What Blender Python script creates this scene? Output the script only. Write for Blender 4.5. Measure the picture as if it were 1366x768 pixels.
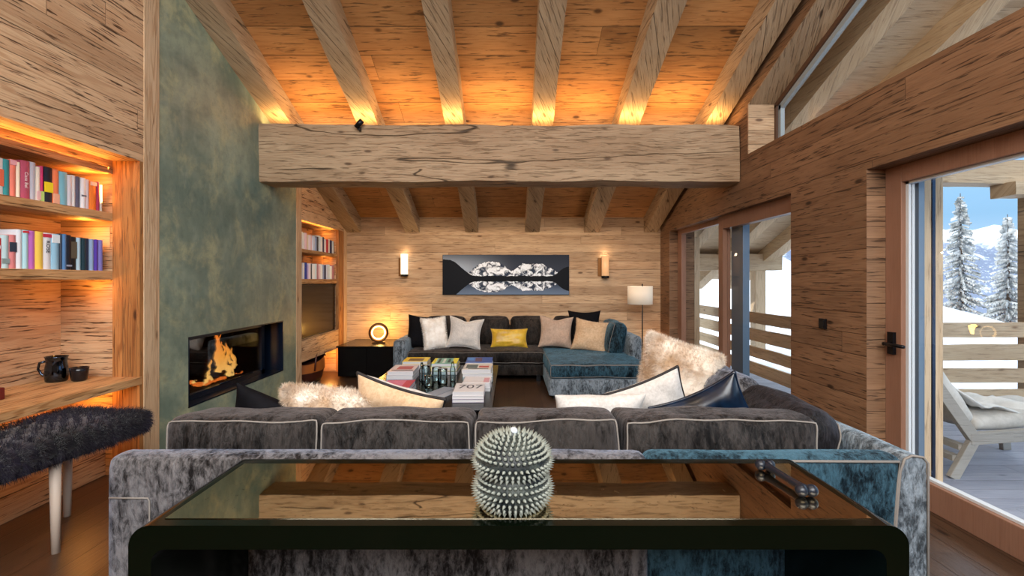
import bpy, bmesh, math, random
from mathutils import Vector, Matrix, Euler, noise
PI = math.pi
for o in list(bpy.data.objects): bpy.data.objects.remove(o, do_unlink=True)
S = bpy.context.scene
COL = S.collection
CAMZ = 1.43
def c(r, g, b):
    f = lambda v: (v/255/12.92) if v/255 <= .04045 else ((v/255+.055)/1.055)**2.4
    return (f(r), f(g), f(b), 1)
# ---------------------------------------------------------------- camera
cam = bpy.data.cameras.new('camera'); cam_o = bpy.data.objects.new('camera', cam); COL.objects.link(cam_o)
cam.sensor_width = 36; cam.lens = 640/1366*36
cam.shift_x = 2/1366; cam.shift_y = -10/1366
cam.clip_start = .05; cam.clip_end = 3000
cam_o.location = (0, 0, CAMZ); cam_o.rotation_euler = (PI/2, 0, 0)
S.camera = cam_o
# ---------------------------------------------------------------- world, sun, lights, exposure
W = bpy.data.worlds.new('world'); S.world = W; W.use_nodes = True
wn = W.node_tree; bg = wn.nodes['Background']
# clear blue low down, bright thin high cloud overhead
tc = wn.nodes.new('ShaderNodeTexCoord'); sx = wn.nodes.new('ShaderNodeSeparateXYZ'); wn.links.new(tc.outputs['Generated'], sx.inputs[0])
rp = wn.nodes.new('ShaderNodeValToRGB'); wn.links.new(sx.outputs[2], rp.inputs[0])
rp.color_ramp.elements[0].position = .0; rp.color_ramp.elements[0].color = (.26, .34, .44, 1)
rp.color_ramp.elements[1].position = .75; rp.color_ramp.elements[1].color = (.86, .94, 1, 1)
for p_, c_ in ((.10, (.13, .24, .36, 1)), (.22, (.16, .29, .44, 1)), (.42, (.66, .80, .96, 1))): rp.color_ramp.elements.new(p_).color = c_
wn.links.new(rp.outputs[0], bg.inputs[0]); bg.inputs[1].default_value = 2.25
def light(name, kind, loc, rot=(0,0,0), energy=10, col=(1,1,1), size=.1, size_y=None, spot=None, spread=None):
    l = bpy.data.lights.new(name, kind); l.energy = energy; l.color = col
    if kind == 'AREA':
        l.size = size
        if size_y: l.shape = 'RECTANGLE'; l.size_y = size_y
        if spread: l.spread = spread
    elif kind in ('POINT', 'SPOT'): l.shadow_soft_size = size
    if spot: l.spot_size = spot; l.spot_blend = .6
    o = bpy.data.objects.new(name, l); COL.objects.link(o); o.location = loc; o.rotation_euler = rot
    return o
WARM = (1, .50, .13); AMB = (1, .42, .08)
sun = light('sun', 'SUN', (0,0,20), energy=2.2, col=(1,.95,.86)); sun.data.angle = .01
sun.rotation_euler = Vector((.93, .30, -.58)).to_track_quat('-Z', 'Y').to_euler()
# added fill light behind the camera, brightens the room from the rear
light('rear_fill_light', 'AREA', (0, -2.2, 3.9), (math.radians(72), 0, 0), energy=400, col=(1, .97, .93), size=5.2, size_y=2.6)
# daylight falling in from the deck side (door, window, clerestory)
def portal(name, loc, rot, sx, sy):
    o = light(name, 'AREA', loc, rot, energy=1, size=sx, size_y=sy); o.data.cycles.is_portal = True
portal('door_portal', (2.92, 1.94, 1.1), (0, math.radians(90), 0), 2.2, 2.8)
portal('window_portal', (2.92, 5.84, 1.1), (0, math.radians(90), 0), 2.2, 3.3)
portal('clerestory_portal', (2.92, 1.25, 4.2), (0, math.radians(90), 0), 3.2, 7.6)
# led strip lying on top of the cross beam
light('beam_led', 'AREA', (-.15, 5.24, 3.125), (math.radians(172), 0, 0), energy=36, col=(1,.56,.19), size=5.0, size_y=.04)
light('beam_back_led', 'AREA', (-1.95, 5.56, 2.60), (math.radians(200), 0, 0), energy=3.5, col=WARM, size=.9, size_y=.04)
light('beam_back_fill', 'AREA', (-.1, 5.54, 3.06), (math.radians(92), 0, 0), energy=22, col=(1,.78,.54), size=4.9, size_y=.05)  # added fill hidden behind the beam to brighten the rear ceiling
# added fill spots hanging free below the ceiling, no fixtures
for (x, y) in ((-1.2, 1.2), (1.2, 1.2), (-.2, 3.2)):
    light('fill_spot', 'SPOT', (x, y, 4.3), (0, 0, 0), energy=70, col=(1, .80, .58), size=.05, spot=1.9)
for (x, y) in ((-1.25, 6.7), (-.2, 6.7), (.75, 6.7)):
    light('fill_spot', 'SPOT', (x, y-.2, 2.72), (math.radians(22), 0, 0), energy=20, col=(1, .80, .58), size=.04, spot=2.3)
S.view_settings.view_transform = 'Standard'; S.view_settings.look = 'None'
S.view_settings.exposure = 0.32; S.view_settings.gamma = 1; S.view_settings.use_curve_mapping = False

# ---------------------------------------------------------------- material helpers
class NT:
    def __init__(s, name):
        s.m = bpy.data.materials.new(name); s.m.use_nodes = True; s.t = s.m.node_tree
        s.b = s.t.nodes['Principled BSDF']; s.out = s.t.nodes['Material Output']
    def n(s, t, **k):
        x = s.t.nodes.new(t)
        for a, v in k.items(): setattr(x, a, v)
        return x
    def put(s, sock, v):
        if isinstance(v, bpy.types.NodeSocket): s.t.links.new(v, sock)
        elif v is not None: sock.default_value = v
    def math(s, op, a, b=None, d=None, clamp=False):
        x = s.n('ShaderNodeMath', operation=op, use_clamp=clamp); s.put(x.inputs[0], a)
        if b is not None: s.put(x.inputs[1], b)
        if d is not None: s.put(x.inputs[2], d)
        return x.outputs[0]
    def comb(s, a, b, d=0.0):
        x = s.n('ShaderNodeCombineXYZ')
        for i, v in enumerate((a, b, d)): s.put(x.inputs[i], v)
        return x.outputs[0]
    def noise(s, vec, scale=1, detail=3, rough=.5, dist=0):
        x = s.n('ShaderNodeTexNoise'); s.put(x.inputs['Vector'], vec); s.put(x.inputs['Scale'], scale)
        x.inputs['Detail'].default_value = detail; x.inputs['Roughness'].default_value = rough; x.inputs['Distortion'].default_value = dist
        return x.outputs[0]
    def mr(s, v, a, b, x0=0.0, x1=1.0, smooth=True):
        x = s.n('ShaderNodeMapRange', interpolation_type='SMOOTHSTEP' if smooth else 'LINEAR')
        s.put(x.inputs[0], v)
        for i, q in enumerate((a, b, x0, x1)): x.inputs[i+1].default_value = q
        return x.outputs[0]
    def mix(s, f, a, b, mode='MIX'):
        x = s.n('ShaderNodeMix', data_type='RGBA', blend_type=mode); s.put(x.inputs[0], f); s.put(x.inputs[6], a); s.put(x.inputs[7], b)
        return x.outputs[2]
    def fmix(s, f, a, b):
        x = s.n('ShaderNodeMix', data_type='FLOAT'); s.put(x.inputs[0], f); s.put(x.inputs[2], a); s.put(x.inputs[3], b)
        return x.outputs[0]
    def obj(s): return s.n('ShaderNodeTexCoord').outputs['Object']
    def bump(s, h, strength=.4, dist=.01):
        x = s.n('ShaderNodeBump'); x.inputs['Strength'].default_value = strength; x.inputs['Distance'].default_value = dist
        s.put(x.inputs['Height'], h); s.put(s.b.inputs['Normal'], x.outputs[0])
    def set(s, **k):
        names = dict(col='Base Color', rough='Roughness', metal='Metallic', spec='Specular IOR Level', sheen='Sheen Weight', sheent='Sheen Tint', sheenr='Sheen Roughness',
                     coat='Coat Weight', trans='Transmission Weight', emit='Emission Color', es='Emission Strength', ior='IOR', alpha='Alpha', sss='Subsurface Weight')
        for a, v in k.items(): s.put(s.b.inputs[names[a]], v)
        return s.m
def plain(name, col, rough=.5, **k):
    n = NT(name); return n.set(col=col, rough=rough, **k)
def wood(name, axis='auto', pw=.17, plen=2.6, light_c=c(205,165,120), mid=c(150,103,62), dark=c(62,36,20), seam=1.0, crack=0.0, tone=.35, rough=.62, streak=1.0, ring=.55, bump=.5):
    n = NT(name); sp = n.n('ShaderNodeSeparateXYZ'); n.put(sp.inputs[0], n.obj()); X, Y, Z = sp.outputs
    XZ = n.math('ADD', X, Z); YZ = n.math('ADD', Y, Z); XY = n.math('ADD', X, Y)
    if axis == 'auto':
        g = n.n('ShaderNodeNewGeometry'); sn = n.n('ShaderNodeSeparateXYZ'); n.put(sn.inputs[0], g.outputs['True Normal'])
        f = n.math('GREATER_THAN', n.math('ABSOLUTE', sn.outputs[1]), .6)
        u = n.fmix(f, Y, X); v = n.fmix(f, XZ, Z)
    elif axis == 'X': u, v = X, YZ
    elif axis == 'Y': u, v = Y, XZ
    else: u, v = Z, XY
    v = n.math('ADD', v, 20.03)
    vp = n.math('DIVIDE', v, pw); row = n.math('FLOOR', vp)
    wn1 = n.n('ShaderNodeTexWhiteNoise', noise_dimensions='1D'); n.put(wn1.inputs['W'], row)
    u2 = n.math('ADD', n.math('ADD', u, 30), n.math('MULTIPLY', wn1.outputs[0], 7.3))
    seg = n.math('FLOOR', n.math('DIVIDE', u2, plen))
    wn2 = n.n('ShaderNodeTexWhiteNoise', noise_dimensions='2D'); n.put(wn2.inputs['Vector'], n.comb(row, seg)); r2 = wn2.outputs[0]
    w = n.math('MULTIPLY', r2, 17.0)
    # cathedral figure: contour lines of a stretched noise
    A = n.comb(n.math('MULTIPLY', u2, .55), n.math('MULTIPLY', v, 7.5), w)
    n1 = n.noise(A, 1.0, 3, .45, .25)
    rings = n.math('SINE', n.math('MULTIPLY', n1, 80.0))
    rings = n.mr(rings, -.1, 1.0)
    rk = n.noise(n.comb(n.math('MULTIPLY', u2, .9), n.math('MULTIPLY', v, 9), w), 1.0, 2, .5)
    rings = n.math('MULTIPLY', rings, n.mr(rk, .40, .62, .12, 1))
    fib = n.noise(n.comb(n.math('MULTIPLY', u2, 5), n.math('MULTIPLY', v, 130), w), 1.0, 3, .6)
    st = n.noise(n.comb(n.math('MULTIPLY', u2, 4.2), n.math('MULTIPLY', v, 70), w), 1.0, 3, .6, .4)
    streaks = n.mr(st, .56, .66)
    big = n.noise(n.comb(n.math('MULTIPLY', u2, .8), n.math('MULTIPLY', v, 3), w), 1.0, 3, .6)
    vo = n.n('ShaderNodeTexVoronoi'); n.put(vo.inputs['Vector'], n.comb(n.math('MULTIPLY', u2, 1.9), n.math('MULTIPLY', v, 5.0), w)); vo.inputs['Scale'].default_value = 1
    knots = n.mr(vo.outputs['Distance'], .04, .11, 1, 0)
    halo = n.mr(vo.outputs['Distance'], .10, .26, .4, 0)
    col = n.mix(n.math('MULTIPLY', rings, ring), light_c, mid)
    col = n.mix(n.mr(big, .35, .7, 0, .55), col, mid)
    col = n.mix(n.math('MULTIPLY', halo, ring), col, mid)
    col = n.mix(n.mr(fib, .45, .75, 0, .5), col, mid)
    col = n.mix(n.math('MULTIPLY', streaks, .8*streak), col, dark)
    col = n.mix(n.math('MULTIPLY', knots, .85), col, dark)
    tn = n.mr(r2, 0, 1, 1-tone, 1+tone*.35, False)
    hs = n.n('ShaderNodeHueSaturation'); n.put(hs.inputs['Value'], tn); n.put(hs.inputs['Color'], col); col = hs.outputs[0]
    fr = n.math('FRACT', vp)
    ed = n.math('MINIMUM', fr, n.math('SUBTRACT', 1.0, fr))
    sm = n.mr(ed, .0, .030, seam, 0); sm = n.math('MULTIPLY', sm, n.mr(rk, .35, .6, .35, 1))
    fu = n.math('FRACT', n.math('DIVIDE', u2, plen)); smu = n.mr(n.math('MINIMUM', fu, n.math('SUBTRACT', 1.0, fu)), 0, .0009, seam*.7, 0)
    sm = n.math('MAXIMUM', sm, smu)
    dk = n.math('MULTIPLY', sm, .8)
    h = n.math('SUBTRACT', n.math('MULTIPLY', fib, .5), n.math('ADD', n.math('MULTIPLY', streaks, .7), n.math('MULTIPLY', sm, 1.2)))
    if crack:
        cn = n.noise(n.comb(n.math('MULTIPLY', u2, .22), n.math('MULTIPLY', v, 3.0), 3.3), 1.0, 2, .5)
        ck = n.mr(n.math('ABSOLUTE', n.math('SUBTRACT', cn, .47)), .0008, .006, crack, 0)
        dk = n.math('MAXIMUM', dk, ck); h = n.math('SUBTRACT', h, n.math('MULTIPLY', ck, 2))
    col = n.mix(dk, col, c(28,16,9))
    n.bump(h, bump, .008)
    return n.set(col=col, rough=rough, spec=.25)
M = {}
M['wall'] = wood('aged_wall_boards', 'auto', .155, 4.2, c(214,178,140), c(170,124,86), c(70,44,30), tone=.16, ring=.55, streak=1.15)
M['wall_b'] = wood('aged_back_boards', 'X', .14, 3.9, c(206,176,142), c(164,126,92), c(84,58,42), tone=.18, ring=.5, streak=.65)
M['wall_r'] = wood('shaded_side_boards', 'auto', .15, 4.7, c(146,112,84), c(104,74,52), c(40,26,18), tone=.22, ring=.4)  # same boards as the other walls, window-wall shade put into the colour
M['ceil'] = wood('ceiling_boards', 'X', .19, 4.4, c(186,136,86), c(138,90,50), c(56,33,19), tone=.28, ring=.4, streak=.9)
M['beam'] = wood('hewn_grey_beam', 'X', 5.0, 9.0, c(176,150,120), c(134,104,76), c(78,58,42), seam=0, crack=.8, tone=.05, ring=.4, streak=.6, bump=.8)
M['rafter'] = wood('hewn_rafter', 'Y', 5.0, 9.0, c(182,158,128), c(136,110,82), c(76,56,40), seam=0, crack=.6, tone=.1, ring=.4, streak=.7, bump=.8)
M['vert'] = wood('vertical_trim_wood', 'Z', .21, 5.0, c(222,192,156), c(180,142,104), c(110,76,50), seam=.3, tone=.15, ring=.8, streak=.4)
M['vert_o'] = wood('vertical_panel_wood', 'Z', .10, 5.0, c(192,134,78), c(140,86,44), c(62,34,17), seam=.8, tone=.25, ring=.9, streak=.6)
M['shelf'] = wood('shelf_wood', 'Y', .5, 4.0, c(204,160,112), c(150,104,62), c(62,38,22), seam=0, tone=.2, ring=.8)
M['floor'] = wood('smoked_oak_floor', 'Y', .20, 2.2, c(78,57,42), c(54,39,29), c(22,15,10), tone=.3, rough=.32, streak=.3, bump=.15)
M['frame'] = wood('red_brown_joinery', 'Z', .4, 6.0, c(150,112,92), c(128,92,72), c(92,64,48), seam=0, tone=.05, ring=.25, streak=.1, rough=.45, bump=.1)
M['out'] = wood('pale_outdoor_timber', 'Z', 5, 9.0, c(218,192,158), c(186,154,118), c(120,90,64), seam=0, tone=.1, ring=.4, streak=.5)
M['outx'] = wood('pale_outdoor_board', 'X', 5, 9.0, c(206,182,150), c(172,144,112), c(110,84,62), seam=0, tone=.1, ring=.5, streak=.5)
M['outy'] = wood('pale_outdoor_rafter', 'Y', .3, 9.0, c(216,188,150), c(184,150,110), c(118,88,60), seam=.3, tone=.2, ring=.4, streak=.5)
M['deck'] = wood('grey_deck_boards', 'X', .145, 3.6, c(160,166,182), c(128,134,152), c(74,80,96), tone=.18, ring=.2, streak=.2, rough=.5)
M['greyteak'] = wood('weathered_grey_teak', 'X', 5, 5, c(168,164,156), c(136,132,124), c(96,90,84), seam=0, tone=.1, ring=.2, streak=.2)
def _green():
    n = NT('green_mineral_plaster'); p = n.obj()
    a = n.noise(p, .9, 5, .62, .6); b = n.noise(p, 2.6, 6, .7, .4); d = n.noise(p, 14, 4, .7)
    mp = n.n('ShaderNodeMapping'); mp.inputs['Scale'].default_value = (1, 1, .35); n.put(mp.inputs[0], p); e = n.noise(mp.outputs[0], 7, 4, .7)
    col = n.mix(n.mr(a, .35, .65), c(104,122,110), c(152,164,142))
    col = n.mix(n.mr(b, .45, .7, 0, .65), col, c(186,182,140))
    col = n.mix(n.mr(n.noise(p, 1.7, 4, .6), .56, .74, 0, .6), col, c(90,120,116))
    col = n.mix(n.mr(d, .4, .75, 0, .35), col, c(74,94,86))
    col = n.mix(n.mr(e, .5, .8, 0, .3), col, c(172,182,164))
    n.bump(n.math('ADD', d, b), .15, .01)
    return n.set(col=col, rough=n.mr(b, .3, .7, .32, .55), spec=.45)
M['green'] = _green()
def velvet(name, a, b, sheen, st, hi, seed=0.0, sc=9, vz=.45):
    n = NT(name); p = n.obj()
    mp = n.n('ShaderNodeMapping'); mp.inputs['Location'].default_value = (seed, seed, seed); mp.inputs['Scale'].default_value = (1, 1, vz); n.put(mp.inputs[0], p); q = mp.outputs[0]
    x = n.noise(q, sc, 4, .65, .8); y = n.noise(q, sc*4, 4, .75, .4); z = n.noise(q, sc*.25, 3, .6)
    k = n.math('ADD', n.math('MULTIPLY', x, .35), n.math('ADD', n.math('MULTIPLY', y, .45), n.math('MULTIPLY', z, .25)))
    col = n.mix(n.mr(k, .42, .64), a, b)
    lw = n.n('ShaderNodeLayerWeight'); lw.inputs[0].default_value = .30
    col = n.mix(n.math('MULTIPLY', lw.outputs['Facing'], n.mr(k, .42, .60, .05, .75)), col, hi)  # grazing-angle window glint painted into the base colour
    m2 = n.n('ShaderNodeMapping'); m2.inputs['Scale'].default_value = (1, 1, .14); n.put(m2.inputs[0], p); fo = n.noise(m2.outputs[0], 26, 2, .6, .5)
    n.bump(n.math('ADD', k, n.math('MULTIPLY', fo, .8)), .7, .02)
    return n.set(col=col, rough=.5, sheen=sheen, sheent=st, sheenr=.3, spec=.12)
M['v_taupe'] = velvet('taupe_crushed_velvet', c(18,15,14), c(104,99,96), .3, c(160,175,205), c(146,158,180), 0, 12)
M['v_dark'] = velvet('charcoal_velvet', c(6,5,5), c(50,46,44), .16, c(180,180,185), c(104,102,106), 3, 13, .3)
M['v_grey'] = velvet('silver_grey_velvet', c(46,51,56), c(134,144,152), .3, c(180,210,225), c(150,170,190), 7, 14)
M['v_blue_lit'] = velvet('blue_lit_velvet', c(5,16,23), c(50,80,94), .3, c(130,180,205), c(90,128,152), 5, 15)  # same velvet as the taupe back, blue window light put into the colour
M['v_navy'] = velvet('midnight_velvet', c(9,8,9), c(34,32,35), .12, c(130,130,140), c(66,66,74), 9)
M['v_brown'] = velvet('brown_grey_velvet', c(12,10,9), c(50,44,40), .16, c(170,160,155), c(100,92,90), 2, 12)
M['piping'] = plain('pale_piping', c(122,117,112), .7)
M['pip_dark'] = plain('dark_piping', c(24,20,22), .7)
def cloth(name, a, b, sc=30, rough=.8, sheen=.2, bm=.2):
    n = NT(name); p = n.obj(); x = n.noise(p, sc, 3, .7); y = n.noise(p, 4, 3, .6)
    col = n.mix(n.mr(n.math('ADD', n.math('MULTIPLY', x, .5), n.math('MULTIPLY', y, .5)), .35, .65), a, b); n.bump(x, bm, .004)
    return n.set(col=col, rough=rough, sheen=sheen, spec=.5 if rough < .5 else .12)
M['black_c'] = cloth('black_cloth', c(6,6,9), c(14,14,20), sheen=0)
M['white_c'] = cloth('ivory_wool', c(180,176,172), c(208,204,200), 60)
M['cream_c'] = cloth('cream_linen', c(182,150,116), c(212,184,152), 40)
M['taupe_c'] = cloth('taupe_linen', c(160,138,122), c(186,162,144), 40)
M['gold_c'] = cloth('mustard_satin', c(176,136,20), c(214,176,48), 8, .38, .3)
M['blue_s'] = cloth('ink_blue_satin', c(5,12,24), c(16,36,60), 8, .3, .0)
M['furw'] = cloth('white_fur', c(226,218,208), c(250,248,244), 14, .9, .2)
M['furb'] = cloth('beige_fur', c(190,160,128), c(250,244,234), 4, .9, .2)
M['furn'] = cloth('purple_black_fur', c(10,9,18), c(34,30,48), 5, .7, .25)
M['black_gloss'] = plain('black_lacquer', c(9,8,9), .22, spec=.22)
M['green_gloss'] = plain('bottle_green_lacquer', c(4,9,4), .12, spec=.22)
M['black_m'] = plain('black_metal', c(22,22,26), .35, metal=.6)
M['navy_m'] = plain('blue_black_steel', c(16,30,50), .28, metal=.5)
M['bronze'] = plain('bronze', c(120,80,44), .35, metal=.9)
M['brown_m'] = plain('brown_leather', c(70,30,18), .45)
M['tan_l'] = plain('tan_leather', c(176,100,40), .5)
M['page'] = plain('paper_edge', c(200,200,204), .8)
M['steel'] = plain('dark_chrome', c(70,80,96), .12, metal=1)
M['ceram_d'] = plain('black_ceramic', c(16,18,24), .2)
M['redbox'] = plain('dark_red_leather', c(96,22,20), .4)
M['legw'] = plain('pale_birch', c(206,190,176), .5)
M['firebrick'] = cloth('sooty_firebox', c(20,12,10), c(44,26,20), 6, .8, 0)
M['log'] = cloth('charred_bark', c(30,18,12), c(86,50,30), 20, .9, 0, .8)
M['snow'] = cloth('snow', c(198,206,220), c(216,222,232), 2, .8, 0)
M['opal'] = plain('opal_glass', c(250,240,224), .3, emit=(1,.86,.66,1), es=1.1)
M['shade'] = plain('linen_lampshade', c(238,222,200), .8, emit=(1,.8,.6,1), es=.12)
M['deckfab'] = cloth('greige_outdoor_fabric', c(176,172,164), c(200,196,188), 20)
def _mirror():
    n = NT('antique_mirror'); p = n.obj(); x = n.noise(p, 60, 4, .75); y = n.noise(p, 7, 4, .6)
    sp = n.math('MULTIPLY', n.mr(x, .60, .72), n.mr(y, .38, .62, .15, 1))
    col = n.mix(sp, c(222,206,176), c(70,52,36))
    return n.set(col=col, metal=1.0, rough=n.math('ADD', .02, n.math('MULTIPLY', sp, .3)))
M['mirror'] = _mirror()
def _glass(name='window_glass', tint=(1,1,1,1), k=1.0):
    n = NT(name); n.t.nodes.remove(n.b)
    tr = n.n('ShaderNodeBsdfTransparent'); tr.inputs[0].default_value = tint
    gl = n.n('ShaderNodeBsdfGlossy'); gl.inputs['Roughness'].default_value = .01
    fr = n.n('ShaderNodeFresnel'); fr.inputs[0].default_value = 1.45
    mx = n.n('ShaderNodeMixShader'); n.put(mx.inputs[0], n.math('MULTIPLY', fr.outputs[0], k, clamp=True))
    n.t.links.new(tr.outputs[0], mx.inputs[1]); n.t.links.new(gl.outputs[0], mx.inputs[2]); n.t.links.new(mx.outputs[0], n.out.inputs[0])
    return n.m
M['glass'] = _glass(k=.05); M['fglass'] = _glass('stove_glass', (.8,.8,.8,1), .8); M['vglass'] = _glass('vase_glass', (.80,.95,.98,1), 2.2)
def _flame():
    n = NT('fire'); n.t.nodes.remove(n.b)
    sp = n.n('ShaderNodeSeparateXYZ'); n.put(sp.inputs[0], n.n('ShaderNodeTexCoord').outputs['Generated'])
    cr = n.n('ShaderNodeValToRGB'); n.put(cr.inputs[0], sp.outputs[2])
    cr.color_ramp.elements[0].color = (1,.62,.18,1); cr.color_ramp.elements[1].color = (1,.20,.02,1); cr.color_ramp.elements.new(.45).color = (1,.40,.06,1)
    em = n.n('ShaderNodeEmission'); n.put(em.inputs[0], cr.outputs[0]); em.inputs[1].default_value = 3.2
    lw = n.n('ShaderNodeLayerWeight'); lw.inputs[0].default_value = .3
    tr = n.n('ShaderNodeBsdfTransparent'); mx = n.n('ShaderNodeMixShader')
    n.put(mx.inputs[0], n.mr(lw.outputs['Facing'], .25, .85, 0, 1)); n.t.links.new(em.outputs[0], mx.inputs[1]); n.t.links.new(tr.outputs[0], mx.inputs[2]); n.t.links.new(mx.outputs[0], n.out.inputs[0])
    return n.m
M['flame'] = _flame()
M['ember'] = plain('glowing_ember', c(120,30,10), .8, emit=(1,.22,.03,1), es=2.2)
M['ring_e'] = plain('glowing_opal_ring', c(255,230,180), .4, emit=(1,.62,.22,1), es=5)
def _jar():
    n = NT('spiky_glazed_ceramic'); g = n.n('ShaderNodeNewGeometry')
    col = n.mix(n.mr(n.noise(n.obj(), 18, 3, .6), .35, .65), c(24,30,34), c(70,76,72))
    return n.set(col=col, rough=.5, spec=.35)
M['jar'] = _jar()
M['jartip'] = plain('pale_tip_glaze', c(128,134,126), .4)  # paler colour on the spike tips
_cc = {}
def bookmat(rgb, rough=.45):
    if rgb not in _cc: _cc[rgb] = plain('book_cover_%d_%d_%d' % rgb, c(*rgb), rough)
    return _cc[rgb]

# ---------------------------------------------------------------- mesh helpers
WM = {}
class MB:
    def __init__(s): s.v = []; s.f = []; s.sm = []; s.mi = []
    def add(s, vs, fs, smooth=False, mi=0, mat=None):
        k = len(s.v)
        if mat: vs = [mat @ Vector(p) for p in vs]
        s.v += [tuple(p) for p in vs]
        for f in fs: s.f.append(tuple(i+k for i in f)); s.sm.append(smooth); s.mi.append(mi)
        return s
    def box(s, x0, x1, y0, y1, z0, z1, mi=0, mat=None):
        vs = [(x,y,z) for x in (x0,x1) for y in (y0,y1) for z in (z0,z1)]
        return s.add(vs, [(0,1,3,2),(4,6,7,5),(0,4,5,1),(2,3,7,6),(0,2,6,4),(1,5,7,3)], False, mi, mat)
    def prism(s, poly, axis, a, b, mi=0, smooth=False, mat=None):   # poly in the other two axes, in cyclic order
        def P(p, t): return {'x': (t,p[0],p[1]), 'y': (p[0],t,p[1]), 'z': (p[0],p[1],t)}[axis]
        n = len(poly); vs = [P(p,a) for p in poly]+[P(p,b) for p in poly]
        fs = [tuple(range(n)), tuple(range(2*n-1, n-1, -1))]
        s.add(vs, fs, False, mi, mat); k = len(s.v)-2*n
        for i in range(n):
            j = (i+1) % n; s.f.append((k+i, k+n+i, k+n+j, k+j)); s.sm.append(smooth); s.mi.append(mi)
        return s
    def tube(s, pts, r, n=8, closed=False, mi=0, cap=True, mat=None):
        pts = [Vector(p) for p in pts]; m = len(pts); vs = []; up = Vector((0,0,1)); prev = None
        for i, p in enumerate(pts):
            if closed: t = pts[(i+1) % m]-pts[i-1]
            else: t = pts[min(i+1, m-1)]-pts[max(i-1, 0)]
            t.normalize()
            if prev is None:
                a = t.cross(up)
                if a.length < .1: a = t.cross(Vector((1,0,0)))
            else: a = prev - t*prev.dot(t)
            a.normalize(); prev = a; b = t.cross(a)
            rr = r[i] if isinstance(r, (list, tuple)) else r
            for k in range(n): vs.append(p+(a*math.cos(2*PI*k/n)+b*math.sin(2*PI*k/n))*rr)
        fs = []
        for i in range(m if closed else m-1):
            for k in range(n):
                i2 = (i+1) % m; fs.append((i*n+k, i*n+(k+1) % n, i2*n+(k+1) % n, i2*n+k))
        if not closed and cap: fs += [tuple(range(n-1,-1,-1)), tuple((m-1)*n+k for k in range(n))]
        return s.add(vs, fs, True, mi, mat)
    def lathe(s, prof, cx=0, cy=0, cz=0, n=32, mi=0, mat=None, sx=1, sy=1):
        vs = []
        for r, z in prof:
            for k in range(n): vs.append((cx+sx*r*math.cos(2*PI*k/n), cy+sy*r*math.sin(2*PI*k/n), cz+z))
        fs = []
        for i in range(len(prof)-1):
            for k in range(n): fs.append((i*n+k, i*n+(k+1) % n, (i+1)*n+(k+1) % n, (i+1)*n+k))
        fs += [tuple(range(n-1,-1,-1)), tuple((len(prof)-1)*n+k for k in range(n))]
        return s.add(vs, fs, True, mi, mat)
    def sphere(s, p, r, n=16, sc=(1,1,1), mi=0, mat=None):
        prof = [(max(.0005, math.sin(PI*i/n))*r, -math.cos(PI*i/n)*r) for i in range(n+1)]
        k = len(s.v); s.lathe(prof, 0, 0, 0, n*2, mi)
        for i in range(k, len(s.v)):
            q = Vector((s.v[i][0]*sc[0]+p[0], s.v[i][1]*sc[1]+p[1], s.v[i][2]*sc[2]+p[2])); s.v[i] = tuple(mat @ q if mat else q)
        return s
    def build(s, name, mat, parent=None, local=False, bevel=0, center=True):
        vs = [Vector(p) for p in s.v]; loc = Vector((0,0,0))
        if parent is not None:
            if not local:
                inv = WM[parent.name].inverted(); vs = [inv @ p for p in vs]
        elif center:
            xs = [p.x for p in vs]; ys = [p.y for p in vs]; zs = [p.z for p in vs]
            loc = Vector(((min(xs)+max(xs))/2, (min(ys)+max(ys))/2, min(zs))); vs = [p-loc for p in vs]
        me = bpy.data.meshes.new(name); me.from_pydata(vs, [], s.f)
        for m in (mat if isinstance(mat, (list, tuple)) else [mat]): me.materials.append(m)
        me.polygons.foreach_set('use_smooth', s.sm); me.polygons.foreach_set('material_index', s.mi)
        bm = bmesh.new(); bm.from_mesh(me); bmesh.ops.recalc_face_normals(bm, faces=bm.faces); bm.to_mesh(me); bm.free(); me.update()
        o = bpy.data.objects.new(name, me); COL.objects.link(o); o.location = loc
        if parent is not None: o.parent = parent; WM[o.name] = WM[parent.name].copy()
        else: WM[o.name] = Matrix.Translation(loc)
        if bevel:
            b = o.modifiers.new('bevel', 'BEVEL'); b.width = bevel; b.segments = 2; b.limit_method = 'ANGLE'; b.angle_limit = .7
        return o
def tag(o, label=None, cat=None, group=None, kind=None):
    if label: o['label'] = label
    if cat: o['category'] = cat
    if group: o['group'] = group
    if kind: o['kind'] = kind
    return o
def thing(name, label, cat, loc=(0,0,0), rot=(0,0,0), group=None):
    o = bpy.data.objects.new(name, None); COL.objects.link(o); o.empty_display_size = .1
    o.location = loc; o.rotation_euler = rot; WM[o.name] = Matrix.Translation(loc) @ Euler(rot).to_matrix().to_4x4()
    return tag(o, label, cat, group)
def struct(name, mb, mat, parent=None, **k):
    o = mb.build(name, mat, parent, center=False, **k); tag(o, kind='structure'); return o
def grid_surface(nu, nv, fn, mb, smooth=True, closed_u=False, mi=0):
    vs = [fn(i/nu, j/nv) for j in range(nv+1) for i in range(nu+1)]
    fs = [(j*(nu+1)+i, j*(nu+1)+i+1, (j+1)*(nu+1)+i+1, (j+1)*(nu+1)+i) for j in range(nv) for i in range(nu)]
    mb.add(vs, fs, smooth, mi)
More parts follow.
